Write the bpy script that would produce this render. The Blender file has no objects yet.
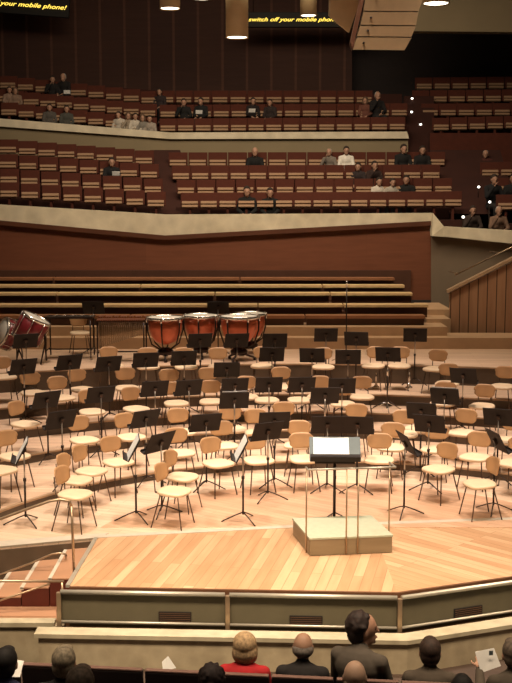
import bpy, bmesh, math, random
from mathutils import Vector, Matrix
from mathutils.geometry import tessellate_polygon
random.seed(7)
S = bpy.context.scene
C = S.collection
R = math.radians
PI = math.pi

# ------------------------------------------------------------------ camera
H, F, PITCH = 4.2, 1100.0, R(7.07)
cd = bpy.data.cameras.new('camera'); cam = bpy.data.objects.new('camera', cd); C.objects.link(cam)
cam.location = (0, 0, H); cam.rotation_euler = (R(90) - PITCH, 0, 0)
cd.sensor_fit = 'VERTICAL'; cd.sensor_height = 36; cd.lens = F / 683 * 36; cd.clip_end = 200
S.camera = cam
def ray(px, py):
    a, b = (px - 256) / F, (341.5 - py) / F
    return Vector((a, math.cos(PITCH) + b * math.sin(PITCH), -math.sin(PITCH) + b * math.cos(PITCH)))
def on_z(px, py, z=0.0):
    d = ray(px, py); t = (z - H) / d.z
    return Vector((d.x * t, d.y * t, z))
def at_y(px, py, Y):
    d = ray(px, py); t = Y / d.y
    return Vector((d.x * t, Y, H + d.z * t))

# ------------------------------------------------------------------ materials
def nodes(name):
    m = bpy.data.materials.new(name); m.use_nodes = True
    nt = m.node_tree; b = nt.nodes['Principled BSDF']
    return m, nt, b
def plain(name, col, rough=0.6, metal=0.0, noise=0.12, scale=6.0, emit=None, es=0.0, bump=0.0, coat=0.0):
    m, nt, b = nodes(name)
    b.inputs['Roughness'].default_value = rough; b.inputs['Metallic'].default_value = metal
    b.inputs['Coat Weight'].default_value = coat
    tc = nt.nodes.new('ShaderNodeTexCoord'); n = nt.nodes.new('ShaderNodeTexNoise')
    n.inputs['Scale'].default_value = scale; n.inputs['Detail'].default_value = 4
    nt.links.new(tc.outputs['Object'], n.inputs['Vector'])
    r = nt.nodes.new('ShaderNodeValToRGB')
    r.color_ramp.elements[0].position = 0.3; r.color_ramp.elements[1].position = 0.7
    r.color_ramp.elements[0].color = (*[c * (1 - noise) for c in col], 1)
    r.color_ramp.elements[1].color = (*[min(1, c * (1 + noise)) for c in col], 1)
    nt.links.new(n.outputs['Fac'], r.inputs['Fac']); nt.links.new(r.outputs['Color'], b.inputs['Base Color'])
    if bump:
        bp = nt.nodes.new('ShaderNodeBump'); bp.inputs['Strength'].default_value = bump
        nt.links.new(n.outputs['Fac'], bp.inputs['Height']); nt.links.new(bp.outputs['Normal'], b.inputs['Normal'])
    if emit:
        b.inputs['Emission Color'].default_value = (*emit, 1); b.inputs['Emission Strength'].default_value = es
    return m
def planks(name, c1, c2, gap, w, h, rot=0.0, rough=0.4, mortar=0.004, plane='XY', bias=0.0):
    m, nt, b = nodes(name); b.inputs['Roughness'].default_value = rough
    tc = nt.nodes.new('ShaderNodeTexCoord'); mp = nt.nodes.new('ShaderNodeMapping')
    nt.links.new(tc.outputs['Object'], mp.inputs['Vector'])
    if plane == 'XZ': mp.inputs['Rotation'].default_value = (R(-90), 0, 0)
    if plane == 'ZX':
        mp.vector_type = 'POINT'; mp.inputs['Rotation'].default_value = (R(-90), 0, R(90))
    if plane == 'XY': mp.inputs['Rotation'].default_value = (0, 0, rot)
    br = nt.nodes.new('ShaderNodeTexBrick'); br.inputs['Scale'].default_value = 1
    br.inputs['Brick Width'].default_value = w; br.inputs['Row Height'].default_value = h
    br.inputs['Mortar Size'].default_value = mortar; br.inputs['Mortar Smooth'].default_value = 0.3
    br.inputs['Color1'].default_value = (*c1, 1); br.inputs['Color2'].default_value = (*c2, 1); br.inputs['Mortar'].default_value = (*gap, 1)
    br.offset = 0.37; br.inputs['Bias'].default_value = bias
    nt.links.new(mp.outputs['Vector'], br.inputs['Vector'])
    n = nt.nodes.new('ShaderNodeTexNoise'); n.inputs['Scale'].default_value = 1.2; n.inputs['Detail'].default_value = 6
    mp2 = nt.nodes.new('ShaderNodeMapping'); mp2.inputs['Scale'].default_value = (1, 9, 1)
    nt.links.new(mp.outputs['Vector'], mp2.inputs['Vector']); nt.links.new(mp2.outputs['Vector'], n.inputs['Vector'])
    mx = nt.nodes.new('ShaderNodeMix'); mx.data_type = 'RGBA'; mx.blend_type = 'MULTIPLY'; mx.inputs[0].default_value = 0.6
    r = nt.nodes.new('ShaderNodeValToRGB'); r.color_ramp.elements[0].color = (.72, .68, .62, 1); r.color_ramp.elements[1].color = (1.0, 1.0, 1.0, 1)
    r.color_ramp.elements[0].position = .3; r.color_ramp.elements[1].position = .62
    nt.links.new(n.outputs['Fac'], r.inputs['Fac'])
    nt.links.new(br.outputs['Color'], mx.inputs[6]); nt.links.new(r.outputs['Color'], mx.inputs[7])
    nt.links.new(mx.outputs[2], b.inputs['Base Color'])
    return m
def stone(name, base, dark, scale=1.5):
    m, nt, b = nodes(name); b.inputs['Roughness'].default_value = 0.75
    tc = nt.nodes.new('ShaderNodeTexCoord')
    n = nt.nodes.new('ShaderNodeTexNoise'); n.inputs['Scale'].default_value = scale; n.inputs['Detail'].default_value = 10; n.inputs['Roughness'].default_value = .72
    v = nt.nodes.new('ShaderNodeTexVoronoi'); v.inputs['Scale'].default_value = scale * 6
    nt.links.new(tc.outputs['Object'], n.inputs['Vector']); nt.links.new(tc.outputs['Object'], v.inputs['Vector'])
    r = nt.nodes.new('ShaderNodeValToRGB'); r.color_ramp.elements[0].position = .32; r.color_ramp.elements[1].position = .6
    r.color_ramp.elements[0].color = (*dark, 1); r.color_ramp.elements[1].color = (*base, 1)
    nt.links.new(n.outputs['Fac'], r.inputs['Fac'])
    mx = nt.nodes.new('ShaderNodeMix'); mx.data_type = 'RGBA'; mx.blend_type = 'MULTIPLY'; mx.inputs[0].default_value = .25
    nt.links.new(r.outputs['Color'], mx.inputs[6]); nt.links.new(v.outputs['Distance'], mx.inputs[7]); nt.links.new(mx.outputs[2], b.inputs['Base Color'])
    return m
M = {}
M['floor_left'] = planks('parquet_left', (.50, .295, .165), (.76, .53, .33), (.34, .19, .10), 1.9, .12, R(90) + R(12), .33, bias=-.45)
M['floor_right'] = planks('parquet_right', (.54, .325, .185), (.78, .55, .35), (.35, .20, .105), 1.9, .12, R(45), .33, bias=-.4)
M['floor_lift'] = planks('parquet_lift', (.70, .45, .30), (.60, .37, .24), (.42, .25, .15), 1.4, .11, R(35), .33)
M['floor_main'] = planks('parquet_main', (.82, .62, .46), (.74, .53, .38), (.54, .36, .23), 1.6, .12, R(20), .35)
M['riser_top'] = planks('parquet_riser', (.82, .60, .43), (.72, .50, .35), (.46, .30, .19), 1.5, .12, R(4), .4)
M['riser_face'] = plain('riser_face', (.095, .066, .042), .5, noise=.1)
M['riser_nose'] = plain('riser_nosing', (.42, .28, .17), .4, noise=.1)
M['edge_wood'] = plain('edge_wood', (.13, .06, .03), .4)
M['steel'] = plain('brushed_steel', (.46, .43, .36), .38, .45, noise=.05)
M['strip'] = plain('pale_strip', (.62, .56, .46), .45, .2, noise=.08)
M['panel'] = plain('olive_panel', (.115, .10, .062), .55, noise=.06)
M['black'] = plain('black_grille', (.008, .007, .006), .7)
M['stone'] = stone('travertine', (.46, .39, .26), (.32, .26, .165), 1.1)
M['stone_cap'] = stone('travertine_cap', (.50, .45, .32), (.38, .33, .22), 1.1)
M['stone_hall'] = stone('hall_parapet_stone', (.80, .72, .54), (.62, .54, .38), .5)
M['plaster'] = plain('terrace_plaster', (.24, .19, .11), .8, noise=.06, scale=1)
M['plaster_dark'] = plain('grey_plaster', (.20, .15, .10), .8, noise=.08, scale=1)
M['wall_wood'] = planks('wall_wood', (.19, .062, .027), (.165, .052, .023), (.14, .045, .02), 3.0, 2.6, 0, .6, .003, 'XZ')
M['dark_wood'] = plain('dark_wood', (.10, .035, .018), .45, noise=.15, scale=2)
M['tier_wood'] = plain('tier_wood', (.045, .012, .007), .95, noise=.1, scale=2)
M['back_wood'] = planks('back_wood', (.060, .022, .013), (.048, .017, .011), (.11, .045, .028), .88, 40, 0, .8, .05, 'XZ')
M['back_shade'] = plain('back_shade', (.016, .009, .008), .8)  # near-black colour stands in for the shade of the recess
M['bench_wood'] = plain('bench_wood', (.75, .52, .27), .38, noise=.06, scale=3)
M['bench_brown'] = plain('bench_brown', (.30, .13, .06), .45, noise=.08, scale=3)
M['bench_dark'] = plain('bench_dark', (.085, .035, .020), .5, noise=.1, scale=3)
M['step_wood'] = plain('choir_step_wood', (.52, .34, .20), .45, noise=.1, scale=2)
M['slats'] = planks('slat_wood', (.40, .22, .12), (.34, .18, .10), (.05, .02, .01), 60, .20, 0, .45, .012, 'ZX')
M['seat'] = plain('seat_ply', (.80, .62, .42), .45, noise=.06, scale=8)
M['back'] = plain('back_ply', (.50, .29, .14), .5, noise=.08, scale=5)
M['leg'] = plain('chair_steel', (.10, .065, .045), .35, .7)
M['desk'] = plain('desk_black', (.012, .007, .006), .75)
M['desk_brown'] = plain('desk_brown', (.045, .022, .016), .45)
M['pole'] = plain('stand_pole', (.045, .032, .026), .35, .7)
M['tube'] = plain('stand_tube', (.45, .40, .35), .3, .8)
M['paper'] = plain('paper', (.85, .85, .82), .8, noise=.03, scale=20)
M['grey'] = plain('grey_board', (.10, .13, .135), .6)
M['podium_top'] = plain('podium_felt', (.40, .42, .31), .85, noise=.05, scale=20)
M['podium_side'] = planks('podium_side', (.26, .20, .12), (.24, .18, .105), (.16, .12, .07), 2, .22, 0, .5, .003, 'XZ')
M['brass'] = plain('rail_bronze', (.45, .33, .22), .35, .7)
M['copper'] = plain('timpani_bowl', (.62, .15, .07), .32, .25, noise=.12)
M['skin_head'] = plain('drum_head', (.80, .76, .66), .5, noise=.05)
M['chrome'] = plain('chrome', (.72, .68, .62), .2, .9)
M['iron'] = plain('dark_iron', (.035, .022, .018), .4, .6)
M['maroon'] = plain('maroon_shell', (.22, .025, .03), .3, noise=.1, coat=.4)
M['resonator'] = plain('resonator_tube', (.35, .26, .17), .35, .6)
M['bar_wood'] = plain('rosewood_bar', (.20, .07, .04), .35)
M['aud_wood'] = plain('auditorium_wood', (.085, .019, .009), .95, noise=.1)
M['cushion'] = plain('auditorium_cushion', (.34, .21, .125), .85, noise=.08, scale=12)
M['cushion_low'] = plain('auditorium_cushion_edge', (.30, .17, .09), .85)
M['front_seat'] = plain('front_seat_back', (.014, .007, .007), .7)
M['front_cap'] = plain('front_seat_cap', (.20, .12, .10), .4)
M['lamp_body'] = plain('lamp_body', (.55, .42, .24), .5, noise=.05)
M['lamp_glow'] = plain('lamp_glow', (1, .9, .7), .5, emit=(1, .88, .66), es=6)
M['led'] = plain('led_yellow', (.9, .7, .1), .5, emit=(1.0, .72, .10), es=1.6)
M['step_glow'] = plain('step_light_glow', (1, .95, .85), .5, emit=(1, .92, .8), es=3)
M['speaker'] = plain('speaker_tan', (.68, .50, .29), .5, noise=.05)
M['floor_aud'] = plain('auditorium_floor', (.05, .03, .02), .7)
M['stair_wood'] = plain('stair_wood', (.40, .22, .13), .4, noise=.08, scale=3)
M['stair_red'] = plain('stair_side', (.085, .014, .008), .45)
M['tripod_shine'] = plain('polished_metal', (.85, .82, .76), .15, .85)
_mc = {}
def cm(kind, col, rough=.8):
    k = (kind, col)
    if k not in _mc: _mc[k] = plain(kind, col, rough, noise=.1, scale=14) if kind != 'hair' else plain(kind, col, rough, noise=.45, scale=38, bump=.5)
    return _mc[k]

# ------------------------------------------------------------------ mesh helpers
class MB:
    def __init__(s): s.bm = bmesh.new()
    def box(s, c, size, rz=0, rx=0, ry=0, bevel=0.0):
        r = bmesh.ops.create_cube(s.bm, size=1.0)
        mt = Matrix.Translation(c) @ Matrix.Rotation(rz, 4, 'Z') @ Matrix.Rotation(ry, 4, 'Y') @ Matrix.Rotation(rx, 4, 'X') @ Matrix.Diagonal((*size, 1))
        bmesh.ops.transform(s.bm, matrix=mt, verts=r['verts'])
        if bevel:
            es = list({e for v in r['verts'] for e in v.link_edges})
            bmesh.ops.bevel(s.bm, geom=es, offset=bevel, segments=2, affect='EDGES', profile=.6)
        return s
    def tube(s, pts, r, n=8, r2=None, caps=True):
        pts = [Vector(p) for p in pts]; rings = []; L = len(pts)
        up = None
        for i, p in enumerate(pts):
            d = (pts[min(i + 1, L - 1)] - pts[max(i - 1, 0)]).normalized()
            if up is None: up = Vector((0, 0, 1)) if abs(d.z) < .9 else Vector((1, 0, 0))
            a = d.cross(up).normalized(); b = a.cross(d).normalized(); up = b
            rr = r if r2 is None else r + (r2 - r) * i / max(1, L - 1)
            if isinstance(r, (list, tuple)): rr = r[i]
            rings.append([s.bm.verts.new(p + (a * math.cos(t) + b * math.sin(t)) * rr) for t in [2 * PI * k / n for k in range(n)]])
        for A, B in zip(rings, rings[1:]):
            for k in range(n):
                f = s.bm.faces.new((A[k], A[(k + 1) % n], B[(k + 1) % n], B[k])); f.smooth = True
        if caps:
            s.bm.faces.new(rings[0][::-1]); s.bm.faces.new(rings[-1])
        return s
    def lathe(s, prof, n=24, mt=None):
        mt = mt or Matrix.Identity(4); rings = []
        for r, z in prof:
            if r < 1e-5: rings.append([s.bm.verts.new(mt @ Vector((0, 0, z)))])
            else: rings.append([s.bm.verts.new(mt @ Vector((r * math.cos(2 * PI * k / n), r * math.sin(2 * PI * k / n), z))) for k in range(n)])
        for A, B in zip(rings, rings[1:]):
            for k in range(n):
                a = [A[0]] if len(A) == 1 else [A[k], A[(k + 1) % n]]
                b = [B[0]] if len(B) == 1 else [B[(k + 1) % n], B[k]]
                if len(a) + len(b) >= 3:
                    f = s.bm.faces.new(a + b); f.smooth = True
        return s
    def prism(s, pts, z0, z1):
        # pts: xy list, z0/z1 numbers
        lo = [s.bm.verts.new((p[0], p[1], z0)) for p in pts]; hi = [s.bm.verts.new((p[0], p[1], z1)) for p in pts]
        tri = tessellate_polygon([[Vector((p[0], p[1], 0)) for p in pts]])
        for t in tri:
            s.bm.faces.new([hi[i] for i in t]); s.bm.faces.new([lo[i] for i in t][::-1])
        n = len(pts)
        for i in range(n): s.bm.faces.new((lo[i], lo[(i + 1) % n], hi[(i + 1) % n], hi[i]))
        return s
    def slab(s, pts, off):
        # planar 3D polygon extruded by vector
        off = Vector(off); A = [s.bm.verts.new(p) for p in pts]; B = [s.bm.verts.new(Vector(p) + off) for p in pts]
        s.bm.faces.new(A); s.bm.faces.new(B[::-1]); n = len(pts)
        for i in range(n): s.bm.faces.new((A[i], B[i], B[(i + 1) % n], A[(i + 1) % n]))
        return s
    def ell(s, c, r, rot=None, u=16, v=10):
        rr = bmesh.ops.create_uvsphere(s.bm, u_segments=u, v_segments=v, radius=1)
        mt = Matrix.Translation(c) @ (rot or Matrix.Identity(4)) @ Matrix.Diagonal((*r, 1))
        bmesh.ops.transform(s.bm, matrix=mt, verts=rr['verts'])
        for f in s.bm.faces: f.smooth = True
        return s
    def cap(s, a, b, ra, rb, n=10):
        s.tube([a, b], ra, n, rb); s.ell(a, (ra,) * 3, u=n, v=6); s.ell(b, (rb,) * 3, u=n, v=6); return s
    def xf(s, mt): bmesh.ops.transform(s.bm, matrix=mt, verts=s.bm.verts); return s
    def mesh(s, name):
        bmesh.ops.recalc_face_normals(s.bm, faces=s.bm.faces)
        me = bpy.data.meshes.new(name); s.bm.to_mesh(me); s.bm.free(); return me
    def build(s, name, mat, parent=None):
        return put(name, s.mesh(name), mat, parent)
def put(name, me, mat, parent=None):
    if not me.materials: me.materials.append(mat)
    o = bpy.data.objects.new(name, me); C.objects.link(o)
    if parent: o.parent = parent
    return o
def tag(o, label=None, cat=None, group=None, kind=None):
    for k, v in (('label', label), ('category', cat), ('group', group), ('kind', kind)):
        if v: o[k] = v
    return o
def empty(name, loc=(0, 0, 0), rz=0):
    o = bpy.data.objects.new(name, None); C.objects.link(o); o.location = loc; o.rotation_euler = (0, 0, rz); o.empty_display_size = .1; return o
def kids(o): return [c for c in bpy.data.objects if c.parent == o]
def snapshot(root): return [(c, kids(c)) for c in kids(root)]
def dup(root, snap):
    r = root.copy(); C.objects.link(r)
    for ch, gs in snap:
        c = ch.copy(); C.objects.link(c); c.parent = r
        for g in gs:
            d = g.copy(); C.objects.link(d); d.parent = c
    return r
ORD = 'first second third fourth fifth sixth seventh eighth ninth tenth eleventh twelfth thirteenth fourteenth fifteenth sixteenth seventeenth eighteenth nineteenth twentieth'.split()
def ordw(i):
    return ORD[i] if i < 20 else ('twenty-' + ORD[i - 20] if i < 29 else 'thirtieth')
def pos_in(i, n):
    if n == 1: return 'the only one'
    if i == 0: return 'leftmost'
    if i == n - 1: return 'rightmost'
    if n - 1 - i < i: 
        k = n - 1 - i
        return ordw(k) + ' from the right'
    return ordw(i) + ' from the left'
def structure(o, label=None, cat=None): return tag(o, label, cat, kind='structure')

# ------------------------------------------------------------------ stage floor
P0, P1, P2 = on_z(70, 586), on_z(397, 592), on_z(512, 576)
P2 = P1 + (P2 - P1) * 2.6
B0, B1, B2 = on_z(98, 538), on_z(290, 528), on_z(512, 520)
B3 = B2 + (B2 - B1) * 1.0
e = 0.006
A0 = Vector((-8.5, 12.55, 0)); A1 = on_z(0, 547)
XR = 8.5
main = [A0, A1, B0, B1, B2, B3, (XR, 14.9), (XR, 24.4), (-8.5, 24.4)]
o = MB().prism(main, -1.05, 0).build('floor', M['floor_main']); structure(o, 'pale parquet floor of the orchestra platform')
D0 = B1 + (B2 - B1) * 0.36
o = MB().prism([P0, P1, D0, B1, B0], -1.0, -.002).build('floor', M['floor_left']); structure(o, 'left part of the forestage parquet with long boards')
o = MB().prism([P1, P2, (XR, 14.9), B3, B2, D0], -1.0, -.002).build('floor', M['floor_right']); structure(o, 'right part of the forestage parquet with slanting boards')
# pale metal strip between forestage and platform
def strip(pts, w, z0, z1, name, mat, side=1):
    out = []
    P = [Vector((p[0], p[1])) for p in pts]
    nrm = []
    for i in range(len(P)):
        d = (P[min(i + 1, len(P) - 1)] - P[max(0, i - 1)]).normalized(); nrm.append(Vector((-d.y, d.x)) * side)
    ring = P + [p + n * w for p, n in reversed(list(zip(P, nrm)))]
    return MB().prism(ring, z0, z1).build(name, mat)
structure(strip([A0, A1, B0, B1, B2, B3], .11, -.02, .006, 'trim_1', M['strip']), 'pale metal strip between forestage and orchestra floor')
structure(strip([B0, P0 + (P0 - B0) * .0], .05, -.02, .012, 'trim_2', M['steel'], -1), 'steel edge on the left side of the forestage')
structure(MB().prism([A0, A1, B0, B0 + Vector((.12, .2, 0)), A1 + Vector((0, .24, 0)), A0 + Vector((0, .24, 0))], -.02, .008).build('trim_15', M['strip']), 'pale grey edge of the platform above the side steps')
# round lift inlay
lc = Vector((1.15, 13.0))
pts = [(lc.x + 3.35 * math.cos(a), lc.y + 3.35 * math.sin(a)) for a in [R(14 + (166 - 14) * k / 40) for k in range(41)]]
pts = [p for p in pts if p[1] > 13.95]
o = MB().prism(pts, -.01, .004).build('trim_3', M['floor_lift']); structure(o, 'round lift section in the orchestra floor of darker parquet')

# tiers
T = [((1.1, 12.3), 5.0, .12), ((1.05, 12.45), 6.6, .26), ((1.0, 11.1), 8.8, .42), ((1.0, 9.7), 11.0, .62), ((.9, 8.1), 14.0, 1.0)]
def level(x, y):
    k = 0
    for i, (c, r, z) in enumerate(T):
        if math.hypot(x - c[0], y - c[1]) > r: k = i + 1
    return k
ZT = [0] + [t[2] for t in T]
for i, (c, r, z) in enumerate(T):
    xs = [-8.5 + 17 * k / 90 for k in range(91)]
    arc = []
    for k in range(91):
        a = R(178 - 176 * k / 90)
        x, y = c[0] + r * math.cos(a), c[1] + r * math.sin(a)
        if -8.4 < x < 8.4 and y > 12.75 + (0.15 if x < 0 else 1.9): arc.append((x, y))
    ylim = 12.72
    left = [(-8.4, arc[0][1])] if arc[0][0] > -8.4 else []
    poly = [(-8.4, 24.4), (-8.4, arc[0][1])] + arc + [(8.4, arc[-1][1]), (8.4, 24.4)]
    z0 = ZT[i]
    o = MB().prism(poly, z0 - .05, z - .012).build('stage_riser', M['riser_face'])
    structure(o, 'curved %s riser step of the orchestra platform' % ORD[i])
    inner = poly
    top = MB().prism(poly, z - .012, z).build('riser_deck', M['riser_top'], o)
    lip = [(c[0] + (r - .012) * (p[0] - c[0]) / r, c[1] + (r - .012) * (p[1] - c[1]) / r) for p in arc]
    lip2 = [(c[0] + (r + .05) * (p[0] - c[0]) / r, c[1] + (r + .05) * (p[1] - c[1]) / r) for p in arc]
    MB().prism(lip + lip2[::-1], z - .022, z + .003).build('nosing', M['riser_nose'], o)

def place(px, py, h):
    """ray through px,py meets the height h above whichever platform level stands there"""
    best = None
    for k in range(len(ZT)):
        p = on_z(px, py, ZT[k] + h)
        if level(p.x, p.y) == k: return Vector((p.x, p.y, ZT[k])), k
        e_ = abs(level(p.x, p.y) - k)
        if best is None or e_ < best[0]: best = (e_, p, k)
    p = best[1]; k = level(p.x, p.y)
    return Vector((p.x, p.y, ZT[k])), k

# ------------------------------------------------------------------ fascia, rails, stone wall
def offs(pts, d):
    out = []
    for i, p in enumerate(pts):
        if i == 0: t = (pts[1] - pts[0]).normalized()
        elif i == len(pts) - 1: t = (pts[i] - pts[i - 1]).normalized()
        else: t = ((pts[i + 1] - p).normalized() + (p - pts[i - 1]).normalized()).normalized()
        n = Vector((t.y, -t.x, 0)); k = 1 / max(.5, abs(n.dot(Vector(((pts[min(i + 1, len(pts) - 1)] - pts[max(i - 1, 0)]).normalized().y, -(pts[min(i + 1, len(pts) - 1)] - pts[max(i - 1, 0)]).normalized().x, 0)))))
        out.append(p + n * d * k)
    return out
E = [P0, P1, P2]
structure(MB().prism(offs(E, .0) + offs(E, .035)[::-1], -.09, .0).build('trim_4', M['edge_wood']), 'dark wood edge board of the forestage')
fz0 = -.44
fo = offs(E, .02); fi = offs(E, .06)
fas = MB().prism(fo + fi[::-1], fz0, -.09).build('stage_fascia', M['panel']); structure(fas, 'olive panelled front of the stage')
def vent(px, py, nm):
    # ray hits fascia plane
    a, b = (E[0], E[1]) if px < 397 else (E[1], E[2])
    a, b = (offs(E, .094)[0], offs(E, .094)[1]) if px < 397 else (offs(E, .094)[1], offs(E, .094)[2])
    d = ray(px, py); n = Vector(((b - a).y, -(b - a).x, 0)).normalized()
    t = (a - cam.location).dot(n) / d.dot(n); p = cam.location + d * t
    ang = math.atan2((b - a).y, (b - a).x)
    m = MB(); m.box(p, (.36, .02, .115), ang)
    o = m.build('vent_grille', M['black'])
    m2 = MB()
    for k in range(5): m2.box((p.x, p.y, p.z - .045 + k * .022), (.34, .028, .004), ang)
    m2.build('louvre', M['edge_wood'], o)
    return o
for i, (px, py, w) in enumerate([(175, 617, 'left'), (306, 621, 'middle'), (468, 612, 'right')]):
    tag(vent(px, py, ''), 'black ventilation grille low in the stage front, the %s one of three' % w, 'vent', 'vents in the stage front')
rail_o = offs(E, .12)
def rail_seg(a, b, z, r): return [Vector((a.x, a.y, z)), Vector((b.x, b.y, z))]
Q0 = rail_o[0] + (rail_o[0] - rail_o[1]).normalized() * .1
railthing = empty('stage_rail', (P0.x, P0.y, fz0)); tag(railthing, 'long steel rail along the stage front with top bar, foot bar and posts', 'rail')
def rel(m, par): 
    m.xf(Matrix.Translation(-Vector(par.location))); return m
jx = [Q0, rail_o[0] + (rail_o[1] - rail_o[0]) * .485, rail_o[1], rail_o[2]]
for i in range(3):
    a, b = jx[i], jx[i + 1]; d = (b - a).normalized()
    ca, cb = a + d * .02, b - d * .03
    for zz, rr, nm in ((-.025, .026, 'top_bar'), (-.365, .017, 'foot_bar')):
        m = MB().tube([(ca.x, ca.y, zz), (cb.x, cb.y, zz)], rr, 10); rel(m, railthing).build(nm, M['steel'], railthing)
    m = MB()
    n = Vector((d.y, -d.x, 0))
    a2, b2 = ca - n * .045, cb - n * .045
    m.slab([(a2.x, a2.y, -.40), (b2.x, b2.y, -.40), (b2.x, b2.y, -.05), (a2.x, a2.y, -.05)], (n * .012)); rel(m, railthing).build('front_panel', M['panel'], railthing)
for p in jx[:3]:
    m = MB().box((p.x, p.y, -.235), (.05, .05, .41), 0, bevel=.008); rel(m, railthing).build('post', M['brass'], railthing)
# stone wall (auditorium front)
so, si = offs(E, .42), offs(E, .24)
s0 = so[0] + Vector((-.02, 0, 0)); 
sx = Vector((P0.x - .28, so[0].y, 0))
ring = [sx, so[1], so[2]] + [si[2], si[1], Vector((sx.x, si[0].y, 0))]
structure(MB().prism(ring, -1.05, -.42).build('wall_front', M['stone']), 'low travertine wall below the stage front')
capo = offs(E, .45)
ring = [Vector((sx.x - .04, capo[0].y, 0)), capo[1], capo[2], si[2], si[1], Vector((sx.x - .04, si[0].y, 0))]
structure(MB().prism(ring, -.42, -.375).build('trim_5', M['stone_cap']), 'pale stone coping of the low wall under the stage')
lowy = 11.78
structure(MB().prism([(-8, lowy), (sx.x + .2, lowy), (sx.x + .2, 12.0), (-8, 12.0)], -1.05, -.46).build('wall_front', M['stone']), 'travertine wall in front of the side steps')
structure(MB().prism([(-8, lowy - .03), (sx.x + .1, lowy - .03), (sx.x + .1, 11.9), (-8, 11.9)], -.46, -.41).build('trim_6', M['stone_cap']), 'stone coping in front of the side steps')
# side landing and stairs (left)
structure(MB().prism([(-8, 11.9), (P0.x + .3, 11.9), (P0.x + .3, 13.3), (-8, 12.9)], -1.05, -.44).build('floor', M['stair_wood']), 'landing floor beside the stage at left')
st = empty('side_steps', (P0.x, 12.33, -.44)); tag(st, 'short wooden steps with red-brown side leading up to the stage at left', 'steps')
for k, zt in enumerate((-.10, -.21, -.32)):
    x1 = P0.x - .01 - .33 * k + (0 if k == 0 else .0); x0 = P0.x - .34 - .33 * k
    def yb(x): return A1.y + (B0.y - A1.y) * (x - A1.x) / (B0.x - A1.x) - .04
    m = MB().prism([(x0, 12.33), (x1, 12.33), (x1, yb(x1)), (x0, yb(x0))], zt - .014, zt); rel(m, st).build('tread', M['stair_wood'], st)
    m = MB().prism([(x0 - .008, 12.33), (x0 + .035, 12.33), (x0 + .035, yb(x0)), (x0 - .008, yb(x0))], zt - .03, zt + .003); rel(m, st).build('nosing', M['strip'], st)  # pale strip puts a bright highlight on each tread's left edge
    m = MB().prism([(x0 + .01, 12.335), (x1, 12.335), (x1, yb(x1)), (x0 + .01, yb(x0))], -.44, zt - .014); rel(m, st).build('step_base', M['stair_red'], st)
for a_, b_ in ((A0, A1), (A1, B0)):
    structure(MB().slab([(a_.x, a_.y - .035, -.44), (b_.x, b_.y - .035, -.44), (b_.x, b_.y - .035, -.03), (a_.x, a_.y - .035, -.03)], (0, .03, 0)).build('trim_16', M['riser_face']), 'brown side face of the platform above the steps')
# hand rails at the steps
h1 = empty('handrail', (P0.x + .02, 12.35, 0)); tag(h1, 'thin bronze handrail with a tall post, curving down left beside the steps', 'handrail', 'handrails by the side steps')
pa = at_y(74, 573, 12.35)
ptt = [at_y(x, y, 12.35) for x, y in ((-60, 532), (0, 519), (30, 508), (50, 501), (60, 499.5), (69, 501), (71.5, 506))]
h1.location = pa
rel(MB().tube(ptt, .017, 8), h1).build('top_rail', M['brass'], h1)
rel(MB().tube([ptt[-1], at_y(72.5, 530, 12.35), pa], .016, 8), h1).build('post', M['brass'], h1)
h2 = empty('handrail', at_y(58, 560, 13.0)); tag(h2, 'thin bronze wall handrail behind the steps, the lower of the two', 'handrail', 'handrails by the side steps')
rel(MB().tube([at_y(x, y, 12.95) for x, y in ((-50, 592), (0, 574.5), (30, 563.5), (52, 554), (60, 553), (66, 554.5))], .012, 8), h2).build('top_rail', M['brass'], h2)
rel(MB().tube([at_y(66, 554.5, 12.95), at_y(66, 554.5, 13.2)], .01, 8), h2).build('bracket', M['brass'], h2)
h3 = empty('guard_rail', (P0.x - .1, 12.05, -.44)); tag(h3, 'low bronze guard rail with slanting brace in front of the side steps', 'rail')
rel(MB().tube([at_y(-70, 580.5, 12.05), at_y(64, 581.5, 12.05)], .016, 8), h3).build('top_rail', M['brass'], h3)
rel(MB().tube([at_y(-40, 613, 12.05), at_y(0, 600.5, 12.05), at_y(50, 583.5, 12.05)], .012, 8), h3).build('brace', M['brass'], h3)
pp = at_y(62, 581.5, 12.05)
rel(MB().tube([pp, (pp.x, pp.y, -.44)], .014, 8), h3).build('post', M['brass'], h3)
# auditorium floor
structure(MB().prism([(-8.5, 4), (8.5, 4), (8.5, 14.6), (4, 11.9), (2, 11.4), (-8.5, 11.4)], -1.15, -.76).build('floor', M['floor_aud']), 'dark auditorium floor')
structure(MB().prism([(-8.5, 4), (8.5, 4), (8.5, 8.4), (-8.5, 8.55)], -.9, -.60).build('floor', M['floor_aud']), 'raised dark floor of the second stalls row')

# ------------------------------------------------------------------ podium
pa, pb, pc = on_z(310, 556), on_z(392, 552.6), on_z(293, 535)
pd = pb + (pc - pa)
pod = empty('conductor_podium', pa); tag(pod, 'low conductor podium with pale green-grey top and wooden sides', 'podium')
rel(MB().prism([pa, pb, pd, pc], .004, .20), pod).build('body', M['podium_side'], pod)
ex = [pa + (pa - (pa + pd) / 2) * .02, pb + (pb - (pa + pd) / 2) * .02, pd + (pd - (pa + pd) / 2) * .02, pc + (pc - (pa + pd) / 2) * .02]
rel(MB().prism(ex, .20, .222), pod).build('top_mat', M['podium_top'], pod)
ux = (pb - pa).normalized(); uy = (pc - pa).normalized(); W = (pb - pa).length; Dp = (pc - pa).length
def PP(u, v, z): return pa + ux * (u * W) + uy * (v * Dp) + Vector((0, 0, z))
rl = empty('podium_rail', PP(.5, 0, .2)); tag(rl, 'thin bronze safety rail of two halves standing at the front of the podium', 'rail')
zr = 1.07
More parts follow.
